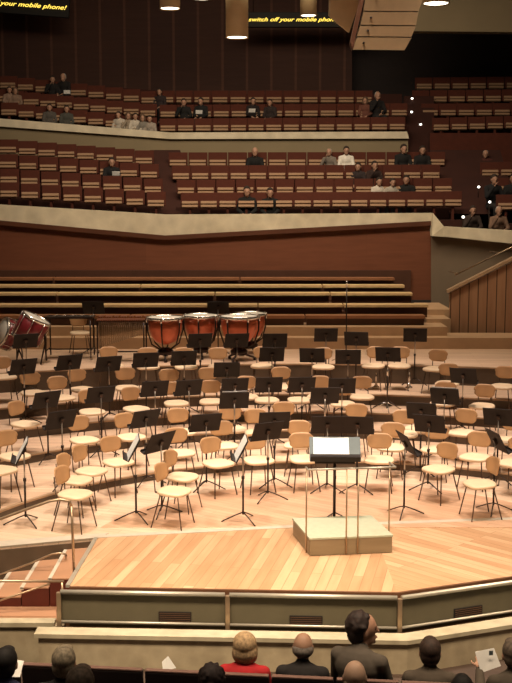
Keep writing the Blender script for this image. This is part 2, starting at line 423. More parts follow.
for seg in (((-.03, .12), (-.03, -.03), (.43, -.03)), ((.57, -.03), (1.02, -.03), (1.02, .25))):
    pts = [PP(u, v, zr) for u, v in seg]
    rel(MB().tube(pts, .013, 8), rl).build('top_rail', M['steel'], rl)
rel(MB().tube([PP(.43, -.03, zr), PP(.57, -.03, zr)], .011, 8), rl).build('top_rail', M['steel'], rl)
for u, v, zb in ((-.03, .08, .02), (.43, -.03, .02), (.57, -.03, .02), (1.02, .22, .02)):
    rel(MB().tube([PP(u, v, zb), PP(u, v, zr)], .010, 8), rl).build('post', M['brass'], rl)

# ------------------------------------------------------------------ chairs
def sup(n, a, b, p, k): 
    t = 2 * PI * k / n; c, s_ = math.cos(t), math.sin(t)
    return (a * math.copysign(abs(c) ** (2 / p), c), b * math.copysign(abs(s_) ** (2 / p), s_))
def chair_proto():
    root = empty('orchestra_chair')       # faces -Y
    m = MB(); n = 28; zs = [(-.012, .93), (-.004, 1.0), (.022, 1.0), (.032, .95), (.036, .7), (.034, .0)]
    rings = []
    for dz, sc in zs:
        if sc == 0: rings.append([m.bm.verts.new((0, 0, .45 + dz - .006))]); continue
        rg = []
        for k in range(n):
            x, y = sup(n, .225 * sc, .205 * sc, 3.0, k)
            w = 1 - .10 * (y / .205 + 1) / 2 if y > 0 else 1
            z = .45 + dz + .012 * (y / .2) ** 2 * (1 if y > 0 else -1) 
            rg.append(m.bm.verts.new((x * w, y, z)))
        rings.append(rg)
    m.bm.faces.new(rings[0])
    for A, B in zip(rings, rings[1:]):
        for k in range(n):
            if len(B) == 1: f = m.bm.faces.new((A[k], A[(k + 1) % n], B[0]))
            else: f = m.bm.faces.new((A[k], A[(k + 1) % n], B[(k + 1) % n], B[k]))
            f.smooth = True
    m.build('seat', M['seat'], root)
    # backrest: curved rounded panel
    m = MB(); nu, nv = 12, 8; g = {}
    for side in (0, 1):
        for i in range(nu + 1):
            for j in range(nv + 1):
                u = i / nu * 2 - 1; v = j / nv * 2 - 1
                # map square to superellipse
                x = u * (1 - .5 * abs(v) ** 5 * abs(u) ** 2 * .35); z = v * (1 - .28 * abs(u) ** 4)
                wtop = .192 if v > 0 else .178
                X = x * wtop; Zz = .70 + z * .115; Y = .215 - .055 * (X / .2) ** 2 + (Zz - .70) * .18 + side * .014
                g[side, i, j] = m.bm.verts.new((X, Y, Zz))
        for i in range(nu):
            for j in range(nv):
                q = [g[side, i, j], g[side, i + 1, j], g[side, i + 1, j + 1], g[side, i, j + 1]]
                f = m.bm.faces.new(q if side else q[::-1]); f.smooth = True
    bd = [(i, 0) for i in range(nu)] + [(nu, j) for j in range(nv)] + [(i, nv) for i in range(nu, 0, -1)] + [(0, j) for j in range(nv, 0, -1)]
    for a, b in zip(bd, bd[1:] + bd[:1]): m.bm.faces.new((g[0, *a], g[0, *b], g[1, *b], g[1, *a]))
    m.build('backrest', M['back'], root)
    for sx_ in (-1, 1):
        MB().tube([(sx_ * .14, -.12, .44), (sx_ * .20, -.20, 0)], .0095, 6).build('leg', M['leg'], root)
        MB().tube([(sx_ * .14, .13, .44), (sx_ * .20, .24, 0)], .0095, 6).build('leg', M['leg'], root)
    m = MB()
    m.tube([(-.15, -.12, .43), (.15, -.12, .43), (.14, .14, .43), (-.14, .14, .43), (-.15, -.12, .43)], .009, 6)
    m.build('under_frame', M['leg'], root)
    m = MB()
    for sx_ in (-1, 1): m.tube([(sx_ * .12, .12, .43), (sx_ * .12, .215, .46), (sx_ * .12, .235, .70)], .008, 6)
    m.tube([(-.12, .214, .455), (.12, .214, .455)], .008, 6)
    m.build('back_frame', M['leg'], root)
    return root
ch0 = chair_proto(); ch_s = snapshot(ch0)
podc = (pa + pb + pc + pd) / 4
seats = [(80, 333), (148, 367), (219, 367), (262, 366), (186, 367), (323, 367), (370, 366), (399, 366), (435, 369), (4, 377), (112, 366),
 (33, 393), (80, 390), (127, 388), (171, 390), (211, 389), (251, 389), (319, 388), (360, 388), (447, 392), (502, 395), (290, 389),
 (62, 407), (136, 409), (176, 411), (213, 408), (262, 407), (293, 406), (343, 404), (443, 411), (480, 414),
 (25, 424), (92, 420), (182, 432), (234, 430), (285, 425), (355, 427), (459, 432), (413, 431),
 (14, 456), (84, 440), (131, 437), (180, 453), (225, 445), (257, 440), (298, 445), (392, 447), (411, 440), (434, 449), (475, 457), (507, 441),
 (0, 470), (76, 480), (91, 471), (118, 462), (181, 477), (215, 462), (259, 460), (306, 459), (372, 460), (439, 469), (482, 483), (513, 463),
 (75, 494), (174, 491)]
LV = ['on the flat stage floor', 'on the lowest riser', 'on the second riser', 'on the third riser', 'on the fourth riser', 'on the top riser']
items = []
for px, py in seats:
    p, k = place(px, py - 1, .48); items.append([px, py, p, k])
bylev = {}
for it in items: bylev.setdefault(it[3], []).append(it)
SPEC = {(75, 494): 'frontmost beige chair at far left of the stage, near the bronze handrail', (174, 491): 'frontmost beige chair by the pale strip, left of the podium',
        (482, 483): 'frontmost beige chair on the right of the podium, near the pale strip', (80, 333): 'beige chair by the long percussion instruments on the top riser'}
desks = [(26, 341), (200, 351), (237, 351), (275, 351), (326, 345), (360, 349), (388, 344), (415, 345),
 (24, 376), (72, 371), (109, 373), (146, 369), (184, 367), (225, 370), (272, 363), (312, 364), (350, 366), (465, 376),
 (47, 400), (101, 395), (155, 389), (189, 388), (235, 386), (269, 385), (302, 385), (342, 386), (447, 397),
 (62, 428), (146, 419), (209, 424), (233, 408), (274, 421), (325, 403), (329, 425), (361, 425), (419, 411), (429, 424), (500, 417)]
front = [(24, 454), (141, 450), (243, 452), (268, 435), (335, 452), (405, 447), (493, 445), (157, 447)]
PROP = {(24, 454): 1.25, (141, 450): 1.25, (243, 452): 1.3}
sit = []
for px, py in desks + front:
    p, k = place(px, py, 1.0 if (px, py) in desks else .95); sit.append([px, py, p, k])
# tall percussion desks at the benches
for px, py in ((93, 306), (218, 306)):
    p = at_y(px, py, 23.7); sit.append([px, py, Vector((p.x, p.y, 1.0)), 9])
def relax():
    A = [(it, 0) for it in items] + [(it, 1) for it in sit if it[3] != 9]
    home = [Vector(a[0][2]) for a in A]
    for _ in range(60):
        for i in range(len(A)):
            for j in range(i + 1, len(A)):
                a, b = A[i][0][2], A[j][0][2]
                need = (.50, .36, .44)[A[i][1] + A[j][1]]
                d = Vector((b.x - a.x, b.y - a.y, 0)); L = d.length
                if L < need:
                    if L < 1e-4: d = Vector((1, 0, 0)); L = 1
                    q = d / L * (need - L) * .5
                    a -= q; b += q
        for (it, _k), h in zip(A, home):
            it[2].x += (h.x - it[2].x) * .02; it[2].y += (h.y - it[2].y) * .02
    for it, _k in A:
        k = level(it[2].x, it[2].y); it[3] = k; it[2].z = ZT[k]
relax()
bylev = {}
for it in items: bylev.setdefault(it[3], []).append(it)
first = True
for k, lst in bylev.items():
    lst.sort(key=lambda t: t[2].x / t[2].y)
    for i, (px, py, p, kk) in enumerate(lst):
        c = ch0 if first else dup(ch0, ch_s); first = False
        to = podc - p; ang = math.atan2(to.y, to.x) + PI / 2
        # players turn a little towards the audience
        ang = ang * .92 + random.uniform(-.22, .22)
        ang = {(482, 483): R(-76), (439, 469): R(-48), (174, 491): R(68), (75, 494): R(70), (181, 477): R(66), (76, 480): R(72), (91, 471): R(66)}.get((px, py), ang)
        c.location = p; c.rotation_euler = (0, 0, ang)
        lab = SPEC.get((px, py)) or 'beige orchestra chair %s, %s of its chairs' % (LV[k], pos_in(i, len(lst)))
        tag(c, lab, 'chair', 'orchestra chairs on the stage')
CH = [it[2] for it in items]

# ------------------------------------------------------------------ music stands
def stand_proto(kind):
    # desk front (music side) faces +Y ; the back is seen from -Y
    root = empty('music_stand')
    w, h = .47, .325
    if kind == 'big': w, h = .60, .40
    tilt = R(-24)
    mt = Matrix.Translation((0, .03, 1.0)) @ Matrix.Rotation(-tilt, 4, 'X')
    # desk plate plane XZ, leans back so the music faces up: top is nearer the back side (-Y)
    mt = Matrix.Translation((0, .02, 1.0)) @ Matrix.Rotation(R(28), 4, 'X')
    m = MB().box((0, 0, 0), (w, .010, h), bevel=.004).xf(mt); m.build('desk', M['desk'], root)
    m = MB().box((0, .04, -h / 2 + .004), (w, .08, .008)).box((0, .08, -h / 2 + .018), (w, .006, .03)).xf(mt); m.build('ledge', M['desk'], root)
    m = MB().tube([(0, 0, .55), (0, 0, .96)], .010, 8); m.build('inner_tube', M['tube'], root)
    m = MB().tube([(0, 0, .10), (0, 0, .62)], .014, 8); m.build('pole', M['pole'], root)
    m = MB().lathe([(0, .585), (.022, .585), (.022, .625), (0, .625)], 10); m.build('clamp', M['pole'], root)
    for a in (90, 210, 330):
        c_, s_ = math.cos(R(a)), math.sin(R(a))
        MB().tube([(0, 0, .13), (.10 * c_, .10 * s_, .095), (.29 * c_, .29 * s_, .008)], .009, 6).build('leg', M['pole'], root)
    m = MB().box((0, -.02, 0), (.05, .04, .08)).xf(mt); m.build('bracket', M['pole'], root)
    return root
st0 = stand_proto('std'); st_s = snapshot(st0)
bylev = {}
for it in sit: bylev.setdefault(it[3], []).append(it)
first = True
def sheet(root, loc, rot, w=.44, h=.31, name='sheet_music', label='', n=0, off=.012, dz=1.0):
    me = MB()
    mt = Matrix.Translation((0, .02, dz)) @ Matrix.Rotation(R(28), 4, 'X')
    me.box((-w / 4, off, 0), (w / 2 - .004, .004, h), rz=R(-2)).box((w / 4, off, 0), (w / 2 - .004, .004, h), rz=R(2)).xf(mt)
    o = me.build(name, M['paper']); o.location = loc; o.rotation_euler = rot; tag(o, label, 'sheet music'); return o
for k, lst in bylev.items():
    lst.sort(key=lambda t: t[2].x / t[2].y)
    for i, (px, py, p, kk) in enumerate(lst):
        c = st0 if first else dup(st0, st_s); first = False
        away = p - podc; ang = math.atan2(away.y, away.x) - PI / 2
        fr = (px, py) in front
        ang = ang * (.75 if not fr else 1.0) + random.uniform(-.12, .12)
        if (px, py) in ((24, 454), (141, 450), (243, 452)): ang = R({24: 100, 141: 98, 243: 94}[px])
        if (px, py) == (157, 447): ang = R(50)
        if (px, py) in ((405, 447), (493, 445)): ang = R(-78)
        if (px, py) == (268, 435): ang = R(28)
        if (px, py) == (335, 452): ang = R(5)
        if k == 9: ang = 0; 
        c.location = p; c.rotation_euler = (0, 0, ang)
        if k == 9:
            c.scale = (1, 1, 1.0)
            lab = 'tall black music stand in front of the choir benches, %s' % ('left one above the marimba' if px < 150 else 'right one behind the kettledrums')
            c.location = (p.x, p.y, 1.29 - .09)
            c.location.z = 1.0; 
        else:
            lab = 'black music stand %s, %s of its stands' % (LV[k], pos_in(i, len(lst)))
        if (px, py) in ((24, 454), (141, 450), (243, 452)):
            w_ = {24: 'front stand at far left', 141: 'front stand left of centre', 243: 'nearest the podium'}[px]
            lab = 'black music stand seen edge-on with white sheet music, ' + w_
            sheet(c, c.location, c.rotation_euler, label='open white sheet music seen edge-on, on the ' + w_)
        tag(c, lab, 'music stand', 'music stands among the orchestra chairs')
        if (px, py) in ((447, 397), (233, 408)):
            o = sheet(c, c.location, c.rotation_euler, w=.40, h=.30, label='white sheet music showing above a desk, ' + ('right of centre' if px > 400 else 'left of centre'))
            o.location.z += .02
# conductor's stand
cs = at_y(330, 515, 13.72); cs = on_z(330, 516, .0); cs = Vector((cs.x, pd.y + .12, 0)); cs.x = on_z(330, 512, 0).x
cr = empty('conductor_stand', cs); tag(cr, 'large black conductor stand with grey board facing the podium', 'music stand')
cr.rotation_euler = (0, 0, R(-2))
ctr = at_y(330, 449, cs.y - .02); dzc = ctr.z
mt = Matrix.Translation((.0, -.02, dzc)) @ Matrix.Rotation(R(-52), 4, 'X')
MB().box((0, 0, 0), (.66, .014, .40), bevel=.004).xf(mt).build('desk', M['grey'], cr)
MB().box((0, -.05, -.205), (.64, .10, .014)).box((0, -.095, -.19), (.64, .01, .05)).xf(mt).build('ledge', M['desk'], cr)
MB().box((0, .02, dzc - .14), (.52, .14, .10), bevel=.01).build('under_tray', M['desk'], cr)
MB().tube([(0, .02, .03), (0, .02, dzc - .1)], .020, 10).build('pole', M['pole'], cr)
MB().lathe([(0, .0), (.11, .0), (.11, .02), (.03, .035), (0, .035)], 16, Matrix.Translation((0, .02, 0))).build('base', M['pole'], cr)
mt2 = Matrix.Translation((0, -.02, dzc)) @ Matrix.Rotation(R(-52), 4, 'X')
sc_ = MB().box((-.165, -.018, .025), (.23, .008, .29), rz=R(3)).box((.065, -.018, .025), (.23, .008, .29), rz=R(-3)).xf(mt2).build('score', M['paper'])
sc_.location = cs; sc_.rotation_euler = cr.rotation_euler; tag(sc_, 'large open white score lying on the conductor stand', 'score')

# microphone stands, floor lamps
def mic(px, py, topy, label, boom=None):
    p, k = place(px, py, 0.0); c = empty('microphone_stand', p); tag(c, label, 'microphone stand', 'tall thin microphone stands')
    zt = at_y(px, topy, p.y).z - p.z
    MB().tube([(0, 0, .05), (0, 0, zt)], .015, 8, .011).build('pole', M['pole'], c)
    for a in (30, 150, 270):
        MB().tube([(0, 0, .16), (.32 * math.cos(R(a)), .32 * math.sin(R(a)), .008)], .010, 6).build('leg', M['chrome'], c)
    MB().lathe([(0, zt), (.016, zt), (.018, zt + .10), (.012, zt + .13), (0, zt + .13)], 10).build('microphone', M['chrome'], c)
    return c
mic(346, 362, 287, 'tall dark microphone stand in front of the choir benches, right of the kettledrums')
mic(387, 411, 376, 'short tripod microphone stand on a middle riser, right of centre')
for px, s_ in ((376, 'left'), (409, 'right')):
    p, k = place(px, 388, 0.0); c = empty('floor_lamp', p); tag(c, 'small bright floor lamp at the foot of the high riser, the %s of the pair' % s_, 'lamp', 'small floor lamps')
    MB().lathe([(0, 0), (.075, 0), (.075, .02), (.03, .05), (.018, .12), (0, .12)], 14).build('base', M['tripod_shine'], c)
    MB().lathe([(0, .12), (.020, .12), (.016, .30), (0, .31)], 10).build('tube', M['tripod_shine'], c)

# ------------------------------------------------------------------ timpani
def timpani(px, Y, r, label, first=[None]):
    p = at_y(px, 340, Y); loc = Vector((p.x, Y, 1.0))
    if first[0] is None:
        root = empty('kettledrum'); n = 32; r0 = .37
        MB().lathe([(0, .33), (.10, .335), (.22, .39), (.30, .50), (.345, .64), (.36, .84), (.35, .84), (.33, .64), (.28, .52), (.2, .42), (0, .35)], n).build('bowl', M['copper'], root)
        MB().lathe([(0, .872), (.355, .872), (.372, .868), (.372, .86), (0, .862)], n).build('drum_head', M['skin_head'], root)
        MB().lathe([(.372, .83), (.395, .83), (.398, .85), (.395, .885), (.375, .885), (.372, .83)], n).build('hoop', M['chrome'], root)
        for k in range(6):
            a = 2 * PI * k / 6 + .3; c_, s_ = math.cos(a), math.sin(a)
            MB().tube([(.395 * c_, .395 * s_, .86), (.385 * c_, .385 * s_, .6), (.30 * c_, .30 * s_, .34), (.14 * c_, .14 * s_, .24)], .017, 6).build('strut', M['iron'], root)
            MB().lathe([(0, .78), (.013, .78), (.013, .88), (0, .90)], 6, Matrix.Translation((.405 * c_, .405 * s_, 0))).build('tension_rod', M['chrome'], root)
        MB().lathe([(0, .12), (.16, .12), (.17, .2), (.10, .26), (0, .26)], 20).build('base', M['iron'], root)
        for k in range(3):
            a = 2 * PI * k / 3 + .5; c_, s_ = math.cos(a), math.sin(a)
            MB().tube([(0, 0, .16), (.30 * c_, .30 * s_, .06)], .022, 6).lathe([(0, .0), (.03, .0), (.03, .06), (0, .06)], 8, Matrix.Translation((.31 * c_, .31 * s_, 0))).build('foot', M['iron'], root)
        MB().box((0, .24, .10), (.10, .22, .02), rx=R(15), bevel=.004).build('pedal', M['chrome'], root)
        first[0] = (root, snapshot(root)); c = root
    else: c = dup(*first[0])
    c.location = loc; s_ = r / .38; c.scale = (s_, s_, 1.04 + (s_ - 1) * .4); c.rotation_euler = (0, 0, random.uniform(-.4, .4))
    tag(c, label, 'kettledrum', 'row of red kettledrums')
timpani(165.5, 22.6, .375, 'red copper kettledrum with dark struts, leftmost of the row')
timpani(201, 23.0, .375, 'red copper kettledrum, second from the left, just right of the leftmost')
timpani(239, 22.6, .40, 'large red copper kettledrum, in front of the one at the right end')
timpani(251, 23.75, .34, 'smaller red copper kettledrum half hidden behind, at the right end of the row')

# ------------------------------------------------------------------ percussion at left
def drum(px, py, Y, r, L, axis, label, shell, stand=True):
    c = at_y(px, py, Y); ax = Vector(axis).normalized()
    root = empty('bass_drum', (c.x, c.y, 1.0)); tag(root, label, 'drum')
    rot = ax.to_track_quat('Z', 'Y').to_matrix().to_4x4()
    mt = Matrix.Translation((0, 0, c.z - 1.0)) @ rot
    MB().lathe([(r * .97, -L / 2), (r, -L / 2), (r, L / 2), (r * .97, L / 2)], 32, mt).build('shell', shell, root)
    for s_ in (-1, 1):
        MB().lathe([(0, s_ * L / 2), (r * .96, s_ * (L / 2 + .004)), (r * .96, s_ * (L / 2 - .01)), (0, s_ * (L / 2 - .01))], 32, mt).build('drum_head', M['skin_head'], root)
        MB().lathe([(r * .96, s_ * (L / 2 - .03)), (r * 1.05, s_ * (L / 2 - .03)), (r * 1.05, s_ * (L / 2 + .02)), (r * .96, s_ * (L / 2 + .02)), (r * .96, s_ * (L / 2 - .03))], 32, mt).build('hoop', M['chrome'], root)
    for k in range(8):
        a = 2 * PI * k / 8; MB().tube([(r * 1.06 * math.cos(a), r * 1.06 * math.sin(a), -L / 2), (r * 1.06 * math.cos(a), r * 1.06 * math.sin(a), L / 2)], .010, 6).xf(mt).build('tension_rod', M['chrome'], root)
    for s_ in (-1, 1):
        m = MB(); m.tube([(s_ * (r * .9), 0, c.z - 1.0), (s_ * r * .95, -.05, .4), (s_ * r * .8, -.3, .02)], .016, 8); m.tube([(s_ * r * .95, -.05, .4), (s_ * r * .8, .3, .02)], .016, 8); m.build('stand_frame', M['iron'], root)
    return root
drum(31, 329, 22.2, .30, .50, (.47, .02, .87), 'maroon bass drum with chrome hoops, tilted on its stand at left', M['maroon'])
drum(7, 334, 22.75, .31, .24, (-.80, -.52, .36), 'drum with pale head turned to the left edge, beside the maroon drum', M['maroon'])
def marimba(x0, x1, Y, label, z=.88, res=True):
    a, b = at_y(x0, 330, Y), at_y(x1, 330, Y); c = (a.x + b.x) / 2; w = b.x - a.x
    root = empty('marimba' if res else 'percussion_table', (c, Y, 1.0)); tag(root, label, 'marimba' if res else 'percussion table')
    for s_ in (-1, 1):
        m = MB().tube([(s_ * w * .46, -.26, .04), (s_ * w * .46, -.24, z - .05)], .016, 8).tube([(s_ * w * .46, .26, .04), (s_ * w * .46, .24, z - .05)], .016, 8).tube([(s_ * w * .46, -.25, .2), (s_ * w * .46, .25, .2)], .014, 8)
        m.build('end_frame', M['iron'], root)
    MB().tube([(-w * .46, 0, .2), (w * .46, 0, .2)], .014, 8).build('cross_bar', M['iron'], root)
    if res:
        m = MB(); n = 22
        for k in range(n):
            x = -w * .46 + w * .92 * (k + .5) / n; L = .52 * (1 - .55 * k / n)
            m.tube([(x, -.10, z - .06 - L), (x, -.10, z - .06)], .019, 8)
        m.build('resonator_bank', M['resonator'], root)
        for row, (yy, zz) in enumerate(((-.13, z), (.14, z + .035))):
            m = MB()
            for k in range(n):
                if row and k % 7 in (2, 6): continue
                x = -w * .47 + w * .94 * (k + .5) / n; m.box((x, yy, zz), (w / n * .82, .34 - .14 * k / n, .022), bevel=.003)
            m.build('bar_row', M['bar_wood'], root)
    else:
        MB().box((0, 0, z), (w, .5, .04), bevel=.006).build('table_top', M['iron'], root)
    return root
marimba(97, 147, 22.5, 'marimba with a bank of brass resonator tubes, left of the kettledrums')
tb = marimba(46, 94, 22.9, 'dark percussion table left of the marimba', res=False)
for k in range(5):
    x = tb.location.x - .38 + k * .19
    m = MB().tube([(x - .05, 22.85 + .02 * (k % 2), 1.0 + .915), (x + .12, 22.78, 1.0 + .915)], .008, 6).ell((x + .13, 22.78, 1.92), (.022,) * 3, u=10, v=6)
    tag(m.build('mallet', M['chrome']), 'small pale mallet on the dark percussion table, %s of five' % pos_in(k, 5), 'mallet', 'mallets on the percussion table')

# ------------------------------------------------------------------ choir steps and benches
def yz(py, Y): return at_y(256, py, Y).z
def longbox(x0, x1, Ya, Yb, z0, z1, name, mat, parent=None):
    m = MB().box(((x0 + x1) / 2, (Ya + Yb) / 2, (z0 + z1) / 2), (x1 - x0, Yb - Ya, z1 - z0)); return m.build(name, mat, parent)
XL = -9.0
xe = lambda px, Y: at_y(px, 300, Y).x
structure(longbox(XL, xe(512, 24.4) + 3, 24.4, 25.4, -.2, yz(338, 24.4), 'choir_step', M['step_wood']), 'lowest wooden step behind the orchestra risers')
zA = yz(338, 24.4)
structure(longbox(xe(-60, 24.8), xe(448, 24.8), 24.8, 25.7, zA, yz(327, 24.8), 'choir_step', M['step_wood']), 'second wooden step behind the orchestra risers')
zB = yz(327, 24.8)
rows = [(315.5, 25.3, 425, 'bench_brown'), (304.5, 26.2, 428, 'bench_wood'), (293, 27.2, 412, 'bench_wood'), (285.2, 28.2, 404, 'bench_wood'), (278, 29.1, 394, 'bench_brown')]
breaks = [[-40, 130, 305, 425], [-40, 88, 258, 343, 428], [-40, 58, 215, 330, 412], [-40, 141, 322, 404], [-40, 55, 240, 394]]
prev = zB
for r_, ((py, Y, xr, mt_), br) in enumerate(zip(rows, breaks)):
    z = yz(py, Y); fl = z - .42
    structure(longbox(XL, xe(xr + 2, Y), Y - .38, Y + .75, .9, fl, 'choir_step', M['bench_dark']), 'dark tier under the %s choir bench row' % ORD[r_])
    n = len(br) - 1
    for j in range(n):
        a, b = xe(br[j], Y) + .012, xe(br[j + 1], Y) - .012
        t = empty('choir_bench', ((a + b) / 2, Y, fl))
        rowname = ['lowest', 'second', 'third', 'fourth', 'top'][r_]
        tag(t, 'long wooden choir bench behind the orchestra, %s row, %s in that row' % (rowname, pos_in(j, n)), 'bench', 'long choir benches')
        w = b - a
        MB().box((0, 0, .42 - .02), (w, .36, .075), bevel=.012).build('seat_plank', M[mt_], t)
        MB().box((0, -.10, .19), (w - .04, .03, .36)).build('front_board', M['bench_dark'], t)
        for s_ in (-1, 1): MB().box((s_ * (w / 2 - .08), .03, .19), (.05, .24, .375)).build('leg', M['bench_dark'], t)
# wooden wall behind benches, stone parapet above
YW = 30.0
def wallpoly(pxs, Y, th, name, mat, label):
    return structure(MB().slab([at_y(x, y, Y) for x, y in pxs], (0, th, 0)).build(name, mat), label)
wallpoly([(-60, 300), (165, 300), (165, 237), (-60, 216)], YW, .3, 'wall_back', M['wall_wood'], 'polished wood wall behind the choir benches, left part')
wallpoly([(165, 300), (431, 300), (431, 222.5), (165, 237)], YW, .3, 'wall_back', M['wall_wood'], 'polished wood wall behind the choir benches, right part')
structure(longbox(XL, xe(411, 29.8), 29.90, 29.98, .9, yz(270.5, 29.8), 'trim_7', M['bench_dark']), 'low wooden ledge along the foot of the wood wall')
wallpoly([(-60, 219.5), (165, 240), (165, 235.5), (-60, 215)], YW - .12, .12, 'trim_8', M['dark_wood'], 'dark wood cornice under the left parapet')
wallpoly([(165, 240), (431, 225.5), (431, 221), (165, 235.5)], YW - .12, .12, 'trim_9', M['dark_wood'], 'dark wood cornice under the middle parapet')
wallpoly([(-60, 216), (165, 236), (165, 214.5), (-60, 201)], YW - .05, .40, 'parapet_wall', M['stone_hall'], 'pale stone parapet of the left terrace')
wallpoly([(165, 236), (431, 222), (433, 213), (165, 214.5)], YW - .05, .40, 'parapet_wall', M['stone_hall'], 'pale stone parapet of the middle terrace')
# right parapet going down and forward
q = [at_y(431, 222, 29.95), at_y(431, 234, 29.2), at_y(540, 246, 26.6), at_y(540, 232, 26.6), at_y(444, 227, 28.9), at_y(433, 213, 29.95)]
structure(MB().slab([q[0], at_y(432, 236, 29.5), at_y(445, 237, 29.2), at_y(444, 226.5, 29.2), at_y(433, 213, 29.8)], (0, .3, 0)).build('parapet_wall', M['stone_hall']), 'slanting stone link between middle and right parapets')
structure(MB().slab([at_y(443, 236.5, 29.2), at_y(545, 247, 26.6), at_y(545, 232.5, 26.6), at_y(443, 226.5, 29.2)], (.1, .3, 0)).build('parapet_wall', M['stone_hall']), 'pale stone parapet of the right terrace')
structure(MB().slab([at_y(431, 345, 29.9), at_y(545, 345, 26.9), at_y(545, 244, 26.9), at_y(431, 230, 29.9)], (.08, .3, 0)).build('wall_right', M['plaster_dark']), 'grey-brown wall at right below the parapet')
# right slatted wooden balustrade
bl = [at_y(450, 337, 25.9), at_y(545, 342, 25.2), at_y(545, 246, 25.2), at_y(450, 293, 25.9)]
structure(MB().slab(bl, (0, .12, 0)).build('wall_right', M['slats']), 'slatted wood balustrade with sloping top at right')
a, b = at_y(448, 293, 25.85), at_y(545, 244, 25.15)
structure(MB().slab([a, b, b + Vector((0, 0, .07)), a + Vector((0, 0, .07))], (0, .2, 0)).build('trim_10', M['riser_nose']), 'sloping wooden cap of the balustrade')
hr = empty('handrail', at_y(455, 300, 26.9)); tag(hr, 'thin sloping handrail on the grey wall above the slatted balustrade', 'handrail')
rel(MB().tube([at_y(455, 275, 26.9), at_y(545, 231, 26.2)], .018, 8), hr).build('top_rail', M['brass'], hr)
for x, y in ((458, 273.5), (500, 252.5)):
    p = at_y(x, y, 26.8); rel(MB().tube([p, p + Vector((0, 1.2, -.02))], .012, 6), hr).build('bracket', M['brass'], hr)
structure(longbox(xe(425, 26.6), xe(452, 26.6), 26.6, 28.5, .9, yz(309.5, 26.6), 'choir_step', M['step_wood']), 'brown step block at the right end of the benches')
structure(longbox(xe(428, 25.6), xe(452, 25.6), 25.7, 26.6, .9, yz(319, 25.7), 'choir_step', M['step_wood']), 'wooden ledge at the right end of the lowest bench')

# ------------------------------------------------------------------ auditorium seats
def aud_proto():
    root = empty('auditorium_seat')   # faces -Y, origin on floor
    MB().box((0, .10, .59), (.575, .04, .40), rx=R(-6), bevel=.01).build('backrest', M['aud_wood'], root)
    m = MB().box((0, -.02, .505), (.485, .09, .082), rx=R(-28), bevel=.012); m.box((0, -.035, .405), (.485, .09, .075), rx=R(-28), bevel=.012)
    m.box((0, -.0, .455), (.45, .03, .15), rx=R(-10)); m.build('seat_cushion', M['cushion'], root)
    MB().box((0, .03, .44), (.50, .04, .12)).build('seat_shell', M['aud_wood'], root)
    MB().box((0, .05, .17), (.07, .12, .36)).build('pedestal', M['aud_wood'], root)
    return root
au0 = aud_proto(); au_s = snapshot(au0); au_used = [False]
OCC = []
def aud_row(xa, ya, xb, yb, Y, pitch, blockname, rowname, group, x_first=None, scale=1.0):
    """seats whose cushions run from pixel (xa,ya) to (xb,yb) at depth Y"""
    n = int(round((xb - xa) / pitch)) + 1
    out = []
    for i in range(n):
        t = i / max(1, n - 1); p = at_y(xa + (xb - xa) * t, ya + (yb - ya) * t, Y)
        c = au0 if not au_used[0] else dup(au0, au_s); au_used[0] = True
        c.location = (p.x, p.y, p.z - .45); c.scale = (pitch * Y / F / .592, 1, 1)
        tag(c, 'tan-cushioned folding seat, %s, %s, %s' % (blockname, rowname, pos_in(i, n)), 'auditorium seat', group)
        out.append(c)
    return out
def tier(xa, ya, xb, yb, Y, drop=1.6, front=.42, back=.5, mat='tier_wood', label='dark wood seating tier', ext=9):
    A = at_y(xa - ext, ya - (yb - ya) * ext / max(1, (xb - xa)), Y); B = at_y(xb + ext, yb + (yb - ya) * ext / max(1, xb - xa), Y)
    A.z -= .45; B.z -= .45
    pts = [A + Vector((0, -front, 0)), B + Vector((0, -front, 0)), B + Vector((0, -front, -drop)), A + Vector((0, -front, -drop))]
    o = MB().slab(pts, (0, front + back, 0)).build('seating_tier', M[mat]); structure(o, label)
names4 = ['back row', 'third row', 'second row', 'front row']
# left terrace
L = [(8, 150.5, 144, 161.5, 34), (8, 165.5, 149, 175.5, 33), (9, 180.5, 153, 190.5, 32), (9, 194.5, 156, 204, 31)]
for (xa, ya, xb, yb, Y), nm in zip(L, names4):
    tier(xa - 40, ya - 3, xb, yb, Y, label='dark wood tier of the left terrace, ' + nm)
    aud_row(xa, ya, xb, yb, Y, 19.6, 'left terrace', nm, 'seats of the left terrace')
Rr = [(178, 163.5, 436, 163, 34), (181, 177, 431, 176, 33), (186, 191.5, 443, 190, 32), (190, 205, 453, 203.5, 31)]
for (xa, ya, xb, yb, Y), nm in zip(Rr, names4):
    tier(xa, ya, xb, yb, Y, label='dark wood tier of the middle terrace, ' + nm)
    aud_row(xa, ya, xb, yb, Y, 19.4, 'middle terrace', nm, 'seats of the middle terrace')
# aisle between
structure(MB().slab([at_y(150, 214, 31.4), at_y(200, 214, 31.4), at_y(180, 150, 35), at_y(150, 150, 35)], (0, .3, 0)).build('aisle_steps', M['tier_wood']), 'dark aisle between left and middle terraces')
structure(MB().slab([at_y(450, 214, 31.4), at_y(520, 214, 31.4), at_y(500, 150, 35), at_y(430, 150, 35)], (0, .3, 0)).build('aisle_steps', M['tier_wood']), 'dark aisle right of the middle terrace')
